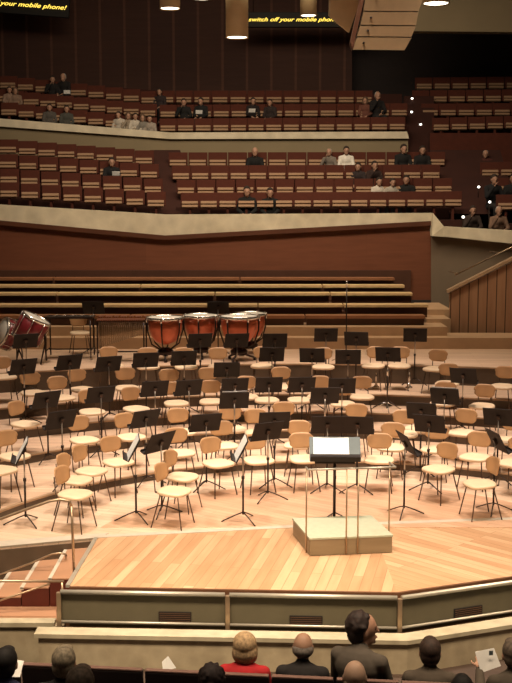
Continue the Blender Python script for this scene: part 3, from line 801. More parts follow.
# upper terrace parapet
YU = 35.0
wallpoly([(-60, 150), (171, 166), (171, 138), (-60, 121)], YU, .35, 'parapet_wall', M['plaster'], 'tan plaster face below the upper left terrace')
wallpoly([(171, 166), (408, 166), (408, 137), (171, 138)], YU, .35, 'parapet_wall', M['plaster'], 'tan plaster face below the upper middle terrace')
wallpoly([(-60, 122), (171, 139), (171, 132.5), (-60, 113.5)], YU - .12, .5, 'trim_11', M['stone_hall'], 'pale stone cap of the upper left parapet')
wallpoly([(171, 139), (409, 138.5), (407, 131.5), (171, 132.5)], YU - .12, .5, 'trim_12', M['stone_hall'], 'pale stone cap of the upper middle parapet')
U1 = [(8, 86, 149, 101, 38), (-2, 99.5, 148, 114, 37), (9, 113, 148, 128, 36)]
U2 = [(166, 100.5, 364, 100.5, 38), (168, 115, 399, 113.5, 37), (168, 129, 397, 127.5, 36)]
n3 = ['back row', 'middle row', 'front row']
for (xa, ya, xb, yb, Y), nm in zip(U1, n3):
    tier(xa - 40, ya - 4, xb, yb, Y, label='dark wood tier of the upper left terrace, ' + nm, ext=6)
    aud_row(xa, ya, xb, yb, Y, 17.6, 'upper left terrace', nm, 'seats of the upper terrace')
for (xa, ya, xb, yb, Y), nm in zip(U2, n3):
    tier(xa, ya, xb, yb, Y, label='dark wood tier of the upper middle terrace, ' + nm, ext=9)
    aud_row(xa, ya, xb, yb, Y, 17.6, 'upper middle terrace', nm, 'seats of the upper terrace')
# upper right terrace
for (xa, ya, xb, yb, Y), nm in zip([(424, 87, 514, 86, 40), (421, 100, 511, 99, 39), (430, 113.5, 520, 113, 38), (441, 128, 513, 126, 37)], names4):
    tier(xa, ya, xb + 20, yb, Y, label='dark wood tier of the upper right terrace, ' + nm, ext=9)
    aud_row(xa, ya, xb, yb, Y, 17.6, 'upper right terrace', nm, 'seats of the upper right terrace')
structure(MB().slab([at_y(430, 175, 36.2), at_y(560, 175, 36.2), at_y(560, 133, 36.2), at_y(430, 133, 36.2)], (0, .3, 0)).build('wall_back', M['aud_wood']), 'red-brown wood wall below the upper right terrace')
structure(MB().slab([at_y(404, 170, 36.0), at_y(434, 170, 36.0), at_y(434, 96, 38.5), at_y(404, 96, 38.5)], (0, .3, 0)).build('aisle_steps', M['tier_wood']), 'dark aisle stairs left of the upper right terrace')
# right terrace behind right parapet
for (xa, ya, xb, yb, Y), nm in zip([(490, 173.5, 528, 173, 33.5), (500, 190, 520, 189, 32), (506, 207, 525, 207, 30.6)], n3):
    tier(xa, ya, xb + 20, yb, Y, label='dark wood tier of the right terrace, ' + nm, ext=12, drop=2)
    aud_row(xa, ya, xb, yb, Y, 19.4, 'right terrace', nm, 'seats of the right terrace')
pw = [at_y(445, 240, 30.0), at_y(560, 240, 27.3), at_y(575, 240, 31.2), at_y(440, 240, 31.2)]
structure(MB().prism([(p.x, p.y) for p in pw], 2.6, 3.05).build('seating_tier', M['tier_wood']), 'dark floor behind the right parapet')
# back wall of hall
structure(MB().slab([at_y(-120, 260, 40.6), at_y(352, 260, 40.6), at_y(352, -160, 40.6), at_y(-120, -160, 40.6)], (0, .3, 0)).build('wall_back', M['back_wood']), 'dark wood-panelled rear wall of the hall')
structure(MB().slab([at_y(352, 260, 41.6), at_y(640, 260, 41.6), at_y(640, -160, 41.6), at_y(352, -160, 41.6)], (0, .3, 0)).build('wall_back', M['back_shade']), 'recessed rear wall at right, its shade coloured almost black')
structure(MB().slab([at_y(-120, 106, 39), at_y(165, 118, 39), at_y(165, 91, 39), at_y(-120, 70, 39)], (0, .3, 0)).build('trim_13', M['tier_wood']), 'dark wood rail behind the upper left terrace')
structure(MB().slab([at_y(165, 118, 39), at_y(402, 118, 39), at_y(402, 94, 39), at_y(165, 94, 39)], (0, .3, 0)).build('trim_14', M['tier_wood']), 'dark wood rail behind the upper middle terrace')
# concrete soffit upper right
structure(MB().slab([at_y(405, 31, 36), at_y(620, 33, 36), at_y(620, -140, 36), at_y(420, -140, 36)], (0, .5, 0)).build('wall_upper', M['plaster']), 'tan plaster balcony front high at right')

# step lights
for i, (x, y, Y, w) in enumerate([(412, 98.5, 38.1, 'the highest'), (411.5, 112, 37.4, 'second from the top'), (420.5, 124.5, 36.9, 'third from the top'), (431, 138.5, 36.0, 'above the red-brown wall')]):
    p = at_y(x, y, 36 + 2.5 * (170 - y) / 74 - .03); c = empty('step_light', p); tag(c, 'tiny bright step light on the upper right aisle, ' + w, 'step light', 'aisle step lights')
    MB().box((0, 0, 0), (.10, .06, .06), bevel=.01).build('housing', M['iron'], c)
    MB().ell((0, -.03, 0), (.045, .03, .035), u=10, v=6).build('lens', M['step_glow'], c)
for i, (x, y, Y, w) in enumerate([(478.5, 187, 32, 'upper one'), (489.5, 202, 31, 'middle one'), (463, 217, 29.2, 'lowest one, by the parapet')]):
    p = at_y(x, y, Y - .5); c = empty('step_light', p); tag(c, 'tiny bright step light beside the right terrace, ' + w, 'step light', 'aisle step lights')
    MB().box((0, 0, 0), (.10, .06, .06), bevel=.01).build('housing', M['iron'], c)
    MB().ell((0, -.03, 0), (.04, .03, .035), u=10, v=6).build('lens', M['step_glow'], c)
    MB().tube([(0, .02, 0), (0, .02, -1.25 if i == 1 else -.3)], .012, 6).build('post', M['iron'], c)

# ------------------------------------------------------------------ LED surtitle boards
def board(px0, py0, px1, py1, Y, text, tx, ty, tw, slope, label):
    a, b = at_y(px0, py1, Y), at_y(px1, py0, Y)
    c = empty('surtitle_board', ((a.x + b.x) / 2, Y, a.z)); tag(c, label, 'LED board', 'yellow text boards')
    w, h = b.x - a.x, b.z - a.z
    MB().box((0, .1, h / 2), (w, .2, h), bevel=.02).xf(Matrix.Rotation(slope, 4, 'Y')).build('housing', M['black'], c)
    cu = bpy.data.curves.new('t', 'FONT'); cu.body = text; cu.size = 1; cu.shear = .35; cu.offset = .012
    to = bpy.data.objects.new('t', cu); C.objects.link(to); bpy.context.view_layer.update()
    dg = bpy.context.evaluated_depsgraph_get(); me = bpy.data.meshes.new_from_object(to.evaluated_get(dg)); bpy.data.objects.remove(to)
    x0 = min(v.co.x for v in me.vertices); x1 = max(v.co.x for v in me.vertices)
    s_ = tw / (x1 - x0)
    p = at_y(tx, ty, Y)
    me.transform(Matrix.Translation((p.x - c.location.x, -.03, p.z - a.z)) @ Matrix.Rotation(slope, 4, 'Y') @ Matrix.Rotation(R(90), 4, 'X') @ Matrix.Scale(s_, 4) @ Matrix.Diagonal((1, .72, 1, 1)) @ Matrix.Translation((-x0, 0, 0)))
    put('lettering', me, M['led'], c)
    for s2 in (-.42, .42): MB().tube([(w * s2, .1, h * .5), (w * s2, .1, 14.58 - a.z)], .015, 6).build('cable', M['iron'], c)
m_px = 39.2 / F
board(-55, -16, 68, 13, 38.5, 'switch off your mobile phone!', -34, 2.2, 98 * 38.5 / F, R(4.3), 'black board with yellow letters asking to switch off phones, at top left')
board(243, 12, 372, 27, 38.5, 'switch off your mobile phone!', 248.5, 21.4, 89 * 38.5 / F, R(0), 'black board with yellow letters asking to switch off phones, at top centre')

# ------------------------------------------------------------------ hanging lamps
def lamp(px, py, rpx, Y, L, label):
    p = at_y(px, py, Y); r = rpx * Y / F; c = empty('pendant_lamp', p); tag(c, label, 'lamp', 'cylindrical hanging lamps')
    MB().lathe([(r * .9, .02), (r, 0), (r, L), (r * .3, L + .05), (0, L + .05)], 24).build('housing', M['lamp_body'], c)
    MB().lathe([(0, .03), (r * .93, .03), (r * .93, .022), (0, .022)], 24).build('diffuser', M['lamp_glow'], c)
    MB().tube([(0, 0, L), (0, 0, 14.6 - p.z)], .015, 6).build('cord', M['iron'], c)
lamp(237, 38, 11, 24, 1.6, 'tan cylindrical hanging lamp, the lowest and largest near the top centre')
lamp(170, 9, 10, 25, 1.6, 'tan cylindrical hanging lamp cut by the top edge, left of centre')
lamp(308.5, 16, 8.2, 30, 1.6, 'tan cylindrical hanging lamp in front of the yellow text board')
lamp(436, 4, 13, 27, 1.2, 'flat wide hanging lamp right of the loudspeaker cluster at the top')
lamp(202, -1.5, 12, 34, .9, 'tan cylindrical hanging lamp just showing between two others at the top edge')

# loudspeaker cluster
Ys = 20
def sp(x, y, Y=Ys): return at_y(x, y, Y)
arr = empty('loudspeaker_array', sp(385, 50)); tag(arr, 'tan hanging loudspeaker array of stacked boxes at the top right', 'loudspeaker')
cuts = [(-16, 376, 446, -16), (10, 364, 432, 12), (24, 361, 419, 26), (36, 356.5, 411, 38), (49, 353, 404, 51)]
prevp = (-16, 372, 424, -14)
xs = [(368, 428, -16), (363.5, 418.5, 11), (360.5, 416, 25), (357, 411.5, 36.5), (353, 404.5, 50)]
for (a, b) in zip(xs, xs[1:]):
    qd = [sp(a[0], a[2] + .9), sp(a[1], a[2] + 1.3), sp(b[1], b[2] + 0.2), sp(b[0], b[2] - .3)]
    # front face tilts down: lower edge further from the camera
    qd[2].y += 0; m = MB().slab(qd, (.05, .55, .14)); 
    cab = rel(m, arr).build('speaker_box', M['speaker'], arr)
    for t in (.16,):
        cc = qd[0].lerp(qd[3], .45).lerp(qd[1].lerp(qd[2], .45), t); rel(MB().ell(cc, (.022, .02, .022), u=10, v=6), arr).build('bolt', M['iron'], cab)
rel(MB().tube([sp(400, -14, 20.3), Vector((sp(400, -14, 20.3).x, 20.3, 14.6))], .03, 6), arr).build('cable', M['iron'], arr)
rel(MB().slab([sp(353, 49.0, 20.02), sp(367.5, -16, 20.02), sp(363.5, -16, 20.2), sp(350.5, 42, 20.2)], (.0, .3, .0)), arr).build('side_frame', M['dark_wood'], arr)
# neighbouring tan hanging reflector pieces
rf = empty('loudspeaker', sp(345, 20, 21.5)); tag(rf, 'tan angular loudspeaker hanging just left of the array', 'loudspeaker')
rel(MB().slab([sp(331, -16, 21.5), sp(366, -16, 21.5), sp(349, 33, 21.5), sp(338, 24, 21.5), sp(330, 17, 21.5)], (0, .5, .1)), rf).build('cabinet', M['speaker'], rf)
rel(MB().tube([sp(345, -16, 21.6), Vector((sp(345, -16, 21.6).x, 21.6, 14.6))], .02, 6), rf).build('cable', M['iron'], rf)

# ------------------------------------------------------------------ people
_pc = {}
def evalmesh(mb, voxel, name, smooth=4):
    me = mb.mesh(name); o = bpy.data.objects.new('tmp', me); C.objects.link(o)
    rm = o.modifiers.new('r', 'REMESH'); rm.mode = 'VOXEL'; rm.voxel_size = voxel; rm.use_smooth_shade = True
    sm = o.modifiers.new('s', 'SMOOTH'); sm.iterations = smooth; sm.factor = .5
    bpy.context.view_layer.update(); dg = bpy.context.evaluated_depsgraph_get()
    out = bpy.data.meshes.new_from_object(o.evaluated_get(dg)); bpy.data.objects.remove(o); out.name = name
    for p in out.polygons: p.use_smooth = True
    return out
def hell(mb, c, r, rot=None, u=16, v=10):
    mb.ell(c, tuple(q * 1.10 for q in r), rot, u, v)
def person_meshes(pose, yaw, vox, hairstyle, lean=0.0):
    key = (pose, yaw, vox, hairstyle, lean)
    if key in _pc: return _pc[key]
    V = Vector
    pel, sp1, chs, nb = V((0, -.04, .53)), V((0, -.06, .74)), V((0, -.05 + lean * .6, .93)), V((0, -.04 + lean, 1.05))
    hc = V((0, .005 + lean * 1.3, 1.185))
    Hd = Matrix.Translation(hc) @ Matrix.Rotation(yaw, 4, 'Z')
    HS = 1.10
    hc = hc + V((0, 0, -.004)); Hd = Matrix.Translation(hc) @ Matrix.Rotation(yaw, 4, 'Z') @ Matrix.Scale(HS, 4)
    class HB(MB):
        pass
    def hp(*c): return Hd @ V(c)
    sh = {s: V((s * .168, -.05 + lean * .9, .985)) for s in (-1, 1)}
    if pose == 'lap': el = {s: V((s * .215, .03 + lean, .74)) for s in (-1, 1)}; wr = {s: V((s * .09, .27 + lean, .64)) for s in (-1, 1)}
    elif pose == 'hold': el = {-1: V((-.24, .06, .76)), 1: V((.24, .12, .78))}; wr = {-1: V((-.17, .34, .93)), 1: V((.05, .38, .78))}
    elif pose == 'chin': el = {-1: V((-.24, .06, .74)), 1: V((.24, .16, .76))}; wr = {-1: V((-.05, .27, .65)), 1: V((.07, .20 + lean, 1.02))}
    kn = {s: V((s * .11, .42, .53)) for s in (-1, 1)}; an = {s: V((s * .11, .40, .09)) for s in (-1, 1)}
    # body
    b = MB()
    b.ell(pel, (.16, .12, .11)); b.ell(sp1, (.145, .105, .17)); b.ell(chs, (.165, .11, .15)); b.cap(sh[-1], sh[1], .062, .062)
    b.cap(nb - V((0, 0, .02)), hc + V((0, -.015, -.03)), .055, .050)
    for s in (-1, 1):
        b.cap(sh[s], el[s], .05, .04); b.cap(el[s], wr[s], .04, .027)
        b.cap(V((s * .08, -.02, .52)), kn[s], .082, .06); b.cap(kn[s], an[s], .055, .038); b.cap(an[s], an[s] + V((0, .13, -.05)), .038, .03)
        # hand: palm and five fingers
        d = (wr[s] - el[s]).normalized(); side = d.cross(V((0, 0, 1))).normalized(); 
        if side.length < .1: side = V((1, 0, 0))
        dn = side.cross(d).normalized(); 
        if dn.z > 0: dn = -dn
        pc = wr[s] + d * .05
        rotm = Matrix((side, d, dn)).transposed().to_4x4()
        b.ell(pc, (.038, .052, .016), rotm)
        for fi, (o_, L_) in enumerate(((-.028, .060), (-.009, .074), (.010, .068), (.028, .052))):
            p0 = pc + side * o_ + d * .040; p1 = p0 + d * L_ * .5 + dn * .008; p2 = p1 + d * L_ * .35 + dn * .025
            b.cap(p0, p1, .0095, .009, 8); b.cap(p1, p2, .009, .0075, 8)
        tq = pc - d * .02 - side * .03 * s * -1; t1 = tq - side * .035 * s * -1 + d * .03; b.cap(tq, t1, .012, .010, 8); b.cap(t1, t1 + d * .028 + dn * .006, .010, .008, 8)
    # head
    hell(b, hp(0, 0, .02), (.075, .090, .098), Matrix.Rotation(yaw, 4, 'Z'), 20, 14)
    hell(b, hp(0, .028, -.055), (.052, .055, .055), Matrix.Rotation(yaw, 4, 'Z'))
    hell(b, hp(0, .070, -.085), (.022, .018, .016))
    b.cap(hp(0, .086, .022), hp(0, .104, -.018), .011, .0155, 8)
    hell(b, hp(0, .078, .035), (.045, .014, .010), Matrix.Rotation(yaw, 4, 'Z'))
    hell(b, hp(0, .082, -.052), (.022, .012, .009), Matrix.Rotation(yaw, 4, 'Z'))
    for s in (-1, 1):
        hell(b, hp(s * .075, -.005, -.005), (.010, .020, .032), Matrix.Rotation(yaw, 4, 'Z'))
    body = evalmesh(b, vox, 'body', 3 if vox < .015 else 1)
    # jacket
    g = MB()
    g.ell(pel + V((0, 0, .03)), (.178, .138, .12)); g.ell(sp1, (.168, .128, .18)); g.ell(chs, (.185, .128, .155)); g.cap(sh[-1], sh[1], .064, .064)
    g.cap(nb - V((0, 0, .05)), nb + V((0, 0, .012)), .075, .066)
    for s in (-1, 1):
        g.cap(sh[s], el[s], .060, .052); g.cap(el[s], el[s].lerp(wr[s], .93), .055, .038)
        g.cap(nb + V((s * .03, -.02, -.015)), sh[s] + V((-s * .02, -.01, .0)), .05, .062)
    jac = evalmesh(g, max(vox, .012), 'jacket', 4 if vox < .015 else 1)
    t = MB()
    t.ell(pel - V((0, 0, .01)), (.172, .132, .11))
    for s in (-1, 1): t.cap(V((s * .085, -.02, .525)), kn[s], .094, .072); t.cap(kn[s], an[s] + V((0, 0, .03)), .068, .052)
    tro = evalmesh(t, max(vox, .015), 'trousers', 2)
    f = MB()
    for s in (-1, 1): f.cap(an[s] + V((0, -.01, -.045)), an[s] + V((0, .15, -.052)), .042, .036)
    sho = evalmesh(f, .015, 'shoes', 1)
    hair = None; rz = Matrix.Rotation(yaw, 4, 'Z')
    h = MB()
    if hairstyle == 'short':
        hell(h, hp(0, -.016, .040), (.083, .094, .094), rz, 20, 14); hell(h, hp(0, -.040, -.005), (.078, .066, .085), rz); hell(h, hp(0, .045, .090), (.05, .04, .03), rz)
    elif hairstyle == 'curly':
        hell(h, hp(0, -.034, .045), (.090, .088, .092), rz); hell(h, hp(0, -.045, -.01), (.088, .070, .095), rz)
        for i in range(90):
            a = random.uniform(0, 2 * PI); zz = random.uniform(-.6, 1); rr = math.sqrt(max(0, 1 - zz * zz))
            x_, y_ = rr * math.cos(a), rr * math.sin(a)
            if y_ > .15 and zz < .75: continue
            if y_ > .5: continue
            hell(h, hp(x_ * .088, -.022 + y_ * .094, .035 + zz * .092), (.017,) * 3, u=8, v=6)
    elif hairstyle == 'bob':
        hell(h, hp(0, -.018, .038), (.096, .100, .100), rz, 20, 14); hell(h, hp(0, -.040, -.030), (.102, .078, .095), rz)
        hell(h, hp(-.072, .0, -.030), (.030, .052, .085), rz); hell(h, hp(.072, .0, -.030), (.030, .052, .085), rz)
    elif hairstyle == 'balding':
        hell(h, hp(0, -.022, -.005), (.084, .084, .062), rz, 20, 14)
    elif hairstyle == 'fringe':
        hell(h, hp(0, -.030, .0), (.085, .082, .080), rz, 20, 14); hell(h, hp(0, -.02, .045), (.080, .085, .075), rz)
    elif hairstyle == 'bald':
        hell(h, hp(0, -.030, -.030), (.077, .070, .042), rz, 20, 14)
    hair = evalmesh(h, .009 if vox < .015 else .02, 'hair', 2)
    e_ = []
    for s in (-1, 1):
        m = MB(); m.ell(hp(s * .030, .076, .018), (.012, .010, .009), rz, 10, 8); e_.append(m.mesh('eye'))
    m = MB(); m.ell(hp(0, .091, -.052), (.022, .006, .006), rz, 10, 6); mouth = m.mesh('mouth')
    _pc[key] = (body, jac, tro, sho, hair, e_, mouth)
    return _pc[key]
SKIN = (.44, .25, .17)
def part(name, me, mat, root):
    o = bpy.data.objects.new(name, me); C.objects.link(o); o.parent = root
    if not me.materials: me.materials.append(mat)
    o.material_slots[0].link = 'OBJECT'; o.material_slots[0].material = mat
    return o
def person(loc, rz, label, jacket, hair, hairstyle='short', pose='lap', yaw=0, vox=.011, skin=SKIN, scale=1.0, group=None, lean=0.0, trousers=(.02, .018, .018), garment='jacket'):
    b, j, t, s_, h, ee, mo = person_meshes(pose, yaw, vox, hairstyle, lean)
    root = empty('person', loc, rz); root.scale = (scale,) * 3
    tag(root, label, 'person', group)
    body = part('body', b, cm('skin', skin, .6), root)
    part(garment, j, cm('cloth', jacket, .9), root); part('trousers', t, cm('cloth', trousers, .9), root); part('shoes', s_, cm('leather', (.02, .015, .012), .5), root)
    part('hair', h, cm('hair', hair, .75), root)
    if vox < .015:
        for q_ in ee: part('eye', q_, cm('eye', (.05, .035, .03), .2), root)
        part('mouth', mo, cm('lips', (.35, .12, .09), .5), root)
    return root
# front audience rows: seat rows
FZ = -.76
ra, rb = on_z(22, 662, .28), on_z(335, 677, .28)
rdir = (rb - ra) / 5.0
rang = math.atan2(rdir.y, rdir.x)
seatw = rdir.length
def front_proto():
    root = empty('concert_seat')
    MB().box((0, 0, .68), (seatw - .02, .05, .70), rx=R(5), bevel=.012).build('backrest', M['front_seat'], root)
    MB().box((0, -.030, 1.035), (seatw - .03, .05, .018), bevel=.006).build('top_cap', M['front_cap'], root)
    MB().box((0, .27, .42), (seatw - .08, .42, .10), bevel=.025).build('seat_cushion', M['front_seat'], root)
    for s_ in (-1, 1): MB().box((s_ * (seatw / 2 - .025), .2, .32), (.035, .36, .62), bevel=.01).build('armrest', M['front_seat'], root)
    return root
fs0 = front_proto(); fs_s = snapshot(fs0); first = True
def seat_at(p, label, z=-.76):
    global first
    c = fs0 if first else dup(fs0, fs_s); first = False
    c.location = (p.x, p.y, z); c.rotation_euler = (0, 0, rang); tag(c, label, 'seat', 'dark concert seats in the stalls')
for i in range(-1, 8):
    c = ra + rdir * (i + .5)
    seat_at(c, 'dark concert seat in the row nearest the stage, %s of that row' % pos_in(i + 1, 9))
nrm = Vector((rdir.y, -rdir.x, 0)).normalized()   # towards camera
# seats face the stage; people in front row sit just beyond the seat backs
def at_row(px, row):
    # intersect column px with the row line (offset towards camera by row*0.95)
    base = ra - nrm * .20 + nrm * (.98 * row)
    d = ray(px, 655); n = Vector((nrm.x, nrm.y, 0)); t = (base - Vector((0, 0, 0))).dot(n) / Vector((d.x, d.y, 0)).dot(n)
    return Vector((d.x * t, d.y * t, FZ + .16 * row))
def seat_person(px, top, row, **k):
    p = at_row(px, row)
    zt = at_y(px, top, p.y).z
    base_top = 1.315
    sc = (zt - p.z) / base_top
    if row: seat_at(p - Vector((0, .2, 0)), 'dark concert seat in the second row of the stalls, under the ' + k['label'].split(',')[0].split(' with')[0].split(' low')[0].split(' at the')[0].split(' just')[0] + ' at image column %d' % 0 if False else 'dark second-row concert seat under the ' + ' '.join(k['label'].split()[:7]), z=p.z)
    k.setdefault('rz', rang)
    return person(p, k.pop('rz'), k.pop('label'), scale=sc, **k)
seat_person(245, 633, 0, label='woman with blond bobbed hair in a red top, in the row nearest the stage', jacket=(.42, .015, .02), hair=(.42, .29, .16), hairstyle='bob', garment='red_top')
seat_person(303, 633, 0, label='man with short grey hair and black jacket, right of the woman in red', jacket=(.012, .010, .010), hair=(.13, .11, .095), hairstyle='balding', skin=(.36, .21, .14))
seat_person(360, 615, 0, label='tall man with dark curly hair and grey jacket turning his head right', jacket=(.085, .070, .055), hair=(.022, .012, .010), hairstyle='curly', yaw=R(-55), rz=rang + R(-22), lean=.04)
seat_person(430, 638, 0, label='man with dark brown hair and grey-brown jacket, left of the programme reader', jacket=(.075, .058, .042), hair=(.035, .018, .012), hairstyle='short')
rd = seat_person(513, 640, 0, label='man in brown jacket at the right edge holding up a white programme', jacket=(.07, .055, .04), hair=(.10, .075, .055), hairstyle='short', pose='hold', rz=rang + R(12))
seat_person(64, 647, 1, label='person with grey-blond hair in dark clothes, behind the leftmost dark seats', jacket=(.015, .015, .018), hair=(.24, .20, .14), hairstyle='short')
seat_person(6, 648, 1, label='man with black hair and blue shirt at the left edge', jacket=(.025, .03, .085), hair=(.010, .008, .008), hairstyle='short')
seat_person(80, 667, 1.9, label='person with grey-brown hair low at the left, in front of the grey-blond one', jacket=(.03, .028, .028), hair=(.12, .09, .07), hairstyle='short')
seat_person(212, 664, 1, label='dark-haired person at the bottom edge, left of the woman in red', jacket=(.02, .015, .015), hair=(.018, .010, .010), hairstyle='curly')
seat_person(355, 661, 1, label='bald man at the bottom edge in front of the curly-haired man', jacket=(.03, .025, .02), hair=(.20, .16, .12), hairstyle='bald', skin=(.60, .40, .29))
seat_person(463, 676, 1, label='dark-haired person just showing at the bottom edge right of centre', jacket=(.02, .02, .02), hair=(.012, .010, .010), hairstyle='short')
# programmes
def programme(corners, Y, label):
    p = [at_y(x, y, Y + dy) for x, y, dy in corners]
    m = MB().slab(p, (0, .004, 0)); o = m.build('programme', M['paper']); tag(o, label, 'programme'); 
    return o
pr = programme([(481, 673, 0), (501, 666, .02), (494, 648, .06), (475, 652, .04)], 9.1, 'white printed programme held up by the man at the right edge')
pq = at_y(491.0, 653.0, 9.12)
m = MB().box(pq, (.035, .003, .04), rz=.1); m.build('photo_print', M['grey'], pr)
programme([(9, 677, -.15), (20, 677, -.1), (24, 661, .05), (17, 660, .05)], 8.75, 'white programme sheet beside the man in the blue shirt')
programme([(163, 672, 0), (176, 668, 0), (168, 656, .05), (162, 662, .05)], 9.2, 'white programme corner left of the woman in red')
# distant audience
far = [
 (10, 96, 37, 'pale shirted couple member at the far left end of the upper left terrace', (.30, .20, .15), 'short', .9), (16, 97, 37, 'person in beige beside the left end of the upper left terrace', (.26, .17, .12), 'bob', .9),
 (53, 86, 38, 'person in black, upper left terrace back row, left of the white-haired one', (.012, .01, .01), 'short', 1), (64, 84, 38, 'white-haired person in black with white collar, upper left terrace back row', (.012, .01, .01), 'fringe', 1.05),
 (50, 114, 36, 'grey-clad person in front row of the upper left terrace, left of a pair', (.09, .08, .07), 'short', .95), (67, 115.5, 36, 'grey-clad person in front row of the upper left terrace, right of a pair', (.07, .07, .06), 'short', .95),
 (119, 121, 36, 'person in white, leftmost of a group in the upper terrace front row', (.50, .45, .38), 'short', .9), (128.5, 122, 36, 'person in beige, second of a group in the upper terrace front row', (.33, .27, .2), 'bob', .9),
 (135.5, 122.5, 36, 'person in white, third of a group in the upper terrace front row', (.55, .5, .42), 'short', .88), (143, 124, 36, 'person in grey, fourth of a group in the upper terrace front row', (.22, .2, .17), 'bob', .9), (150, 125, 36, 'person in grey-white, rightmost of a group in the upper terrace front row', (.35, .3, .25), 'short', .9),
 (160, 98, 38, 'dark clad person in the gap of the upper terrace back row', (.03, .02, .02), 'short', .95),
 (184, 109, 37, 'person in black with pale face, upper middle terrace left end, left of a pair', (.01, .01, .01), 'short', 1), (201, 108, 37, 'person in black with programme, upper middle terrace left end, right of a pair', (.01, .01, .01), 'short', 1),
 (253, 107.5, 37, 'person in black with white shirt front, upper middle terrace middle row', (.015, .01, .01), 'short', .95), (270, 109, 37, 'person in dark coat right of the one with white shirt front, upper middle terrace', (.03, .02, .018), 'short', .95),
 (365, 107, 37, 'person in red-brown at the right end of the upper middle terrace', (.16, .06, .04), 'bob', .95), (377, 103, 37, 'white-haired person in black at the right end of the upper middle terrace', (.012, .01, .01), 'fringe', 1.1),
 (112, 170, 33, 'man in black reading a white paper, left terrace third row', (.008, .008, .009), 'short', 1.1),
 (255, 160, 34, 'bald man in black sitting alone in the middle terrace back row', (.008, .008, .008), 'bald', 1.15),
 (247, 200, 31.15, 'man in black, left of a pair in the middle terrace front row', (.006, .006, .006), 'short', 1.15), (270, 201, 31.15, 'man in black, right of a pair in the middle terrace front row', (.006, .006, .006), 'short', 1.1),
 (329, 159, 34, 'person in grey beside the man in white, middle terrace back row', (.20, .17, .14), 'fringe', .95), (346, 158, 34, 'man in bright white shirt, middle terrace back row', (.80, .76, .68), 'short', 1.05),
 (403, 157, 34, 'person in black jacket over white shirt, middle terrace back row at right', (.01, .01, .01), 'short', 1.15), (422, 158, 34, 'person in black, rightmost of the middle terrace back row', (.01, .009, .009), 'short', 1.1),
 (358, 174, 33, 'person in dark clothes, middle terrace third row, left of two', (.03, .02, .02), 'short', 1.0), (374, 173, 33, 'person in dark brown, middle terrace third row, right of two', (.03, .015, .012), 'short', 1.05),
 (378.5, 189, 32, 'person in white shirt, left of two white shirts in the middle terrace second row', (.62, .56, .48), 'short', 1.0), (392, 189.5, 32, 'person in pale shirt, right of two white shirts in the middle terrace second row', (.40, .36, .3), 'short', .95), (406, 188, 32, 'person in black right of the white shirts, middle terrace second row', (.008, .008, .008), 'short', 1.1),
 (485, 161, 34.5, 'white-haired person standing high on the right aisle in dark red', (.08, .02, .015), 'fringe', 1.0),
 (493, 188, 31.4, 'person in black in the right terrace, left of a dark pair', (.01, .01, .012), 'short', 1.15), (513, 188, 31.4, 'person in black in the right terrace, right of a dark pair', (.008, .008, .008), 'short', 1.25),
 (472, 218, 30.0, 'person in dark brown leaning by the right parapet, left of two', (.04, .025, .02), 'short', 1.0), (498, 219, 29.8, 'person in brown-pink leaning at the right parapet, right of two', (.20, .12, .08), 'fringe', 1.05),
]
hairs = {'short': (.03, .018, .012), 'bob': (.12, .07, .04), 'fringe': (.45, .42, .38), 'bald': (.2, .15, .12)}
for i, (x, y, Y, lab, col, hs, sc) in enumerate(far):
    p = at_y(x, y, Y)   # centre of chest/head region
    p.z -= .98 * sc; p.y -= .07
    pose = 'chin' if i % 5 == 2 or Y < 30.1 else 'lap'
    o = person(p, PI + random.choice((-.25, 0, .2)), lab, col, hairs[hs], hs, pose, 0.0, .022, scale=sc, group='audience in the far terraces', lean=.02)
for x, y, Y, w in ((116, 173.5, 32.4, 'in the lap of the man in black on the left terrace'), (252, 110.5, 36.5, 'held by the person in the upper middle terrace'), (199, 112, 36.5, 'held by the right person of the upper left-hand pair'), (67, 92, 37.4, 'held by the white-haired person in the upper left terrace')):
    p = at_y(x, y, Y); o = MB().box(p, (.22, .02, .12), rz=.2, rx=.5).build('programme', M['paper']); tag(o, 'small white paper ' + w, 'programme', 'papers held in the far terraces')

# ceiling far above, and the cables that hang from it
structure(MB().box((0, 22, 14.75), (44, 44, .3)).build('ceiling', M['plaster']), 'high plaster ceiling of the hall')
for nm, pts_ in (('a', [(-20, -10, 38.5), (60, -10, 38.5)]), ):
    pass
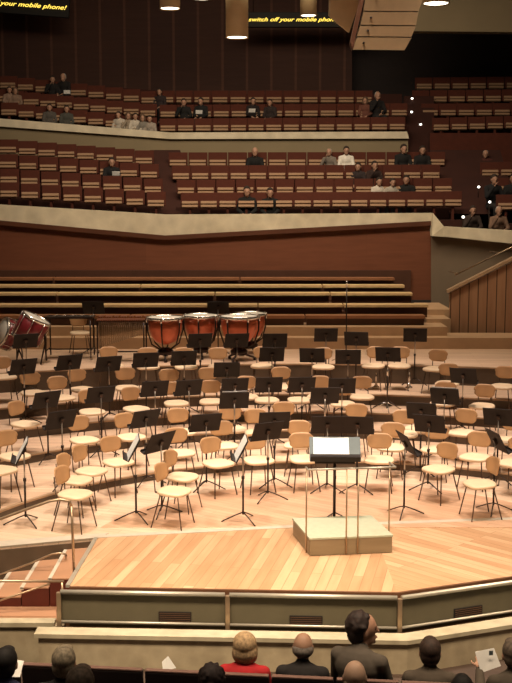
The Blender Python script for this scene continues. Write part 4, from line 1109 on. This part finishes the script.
# ------------------------------------------------------------------ light
def spot(loc, target, power, size, blend=.6, col=(1, .80, .56), rad=.5):
    l = bpy.data.lights.new('stage_light', 'SPOT'); l.energy = power; l.spot_size = size; l.spot_blend = blend; l.color = col; l.shadow_soft_size = rad
    o = bpy.data.objects.new('stage_light', l); C.objects.link(o); o.location = loc
    o.rotation_euler = (Vector(target) - Vector(loc)).to_track_quat('-Z', 'Y').to_euler(); return o
def area(loc, target, power, sx_, sy_, col=(1, .80, .58), spread=None):
    l = bpy.data.lights.new('hall_fill', 'AREA'); l.shape = 'RECTANGLE'; l.size = sx_; l.size_y = sy_; l.energy = power; l.color = col
    if spread: l.spread = spread
    o = bpy.data.objects.new('hall_fill', l); C.objects.link(o); o.location = loc
    o.rotation_euler = (Vector(target) - Vector(loc)).to_track_quat('-Z', 'Y').to_euler(); return o
for x in (-3.5, 0.5, 4.5):
    spot((x, 13.5, 13.5), (x * .7, 14.6, 0), 4600, R(44), .7, (1, .82, .66))
    spot((x, 19.5, 13.0), (x * .8, 19.3, 0), 3900, R(48), .8, (1, .80, .65))
for x in (-5, 0, 4): spot((x, 22.5, 13), (x, 27.2, 1.5), 900, R(42), .9, (1, .78, .52))  # extra spots added to brighten the choir benches and steps
area((0, 23, 12.5), (0, 30, 3.5), 600, 10, 2, spread=R(120))  # unseen fill added to lift the wood wall and parapet faces
area((0, 27, 13), (0, 35, 5.5), 190, 14, 2, spread=R(120))  # unseen fill added for the upper terraces
area((0, 8.3, 6.5), (0, 11.3, -.5), 330, 9, 1.2, col=(1, .76, .52), spread=R(75))  # unseen fill over the stalls, added to brighten stone wall and fascia
w = bpy.data.worlds.new('world'); S.world = w; w.use_nodes = True
w.node_tree.nodes['Background'].inputs[0].default_value = (1, .72, .5, 1); w.node_tree.nodes['Background'].inputs[1].default_value = .02
S.view_settings.view_transform = 'Standard'; S.view_settings.look = 'None'; S.view_settings.exposure = 0.0; S.view_settings.gamma = 1
S.view_settings.use_curve_mapping = False
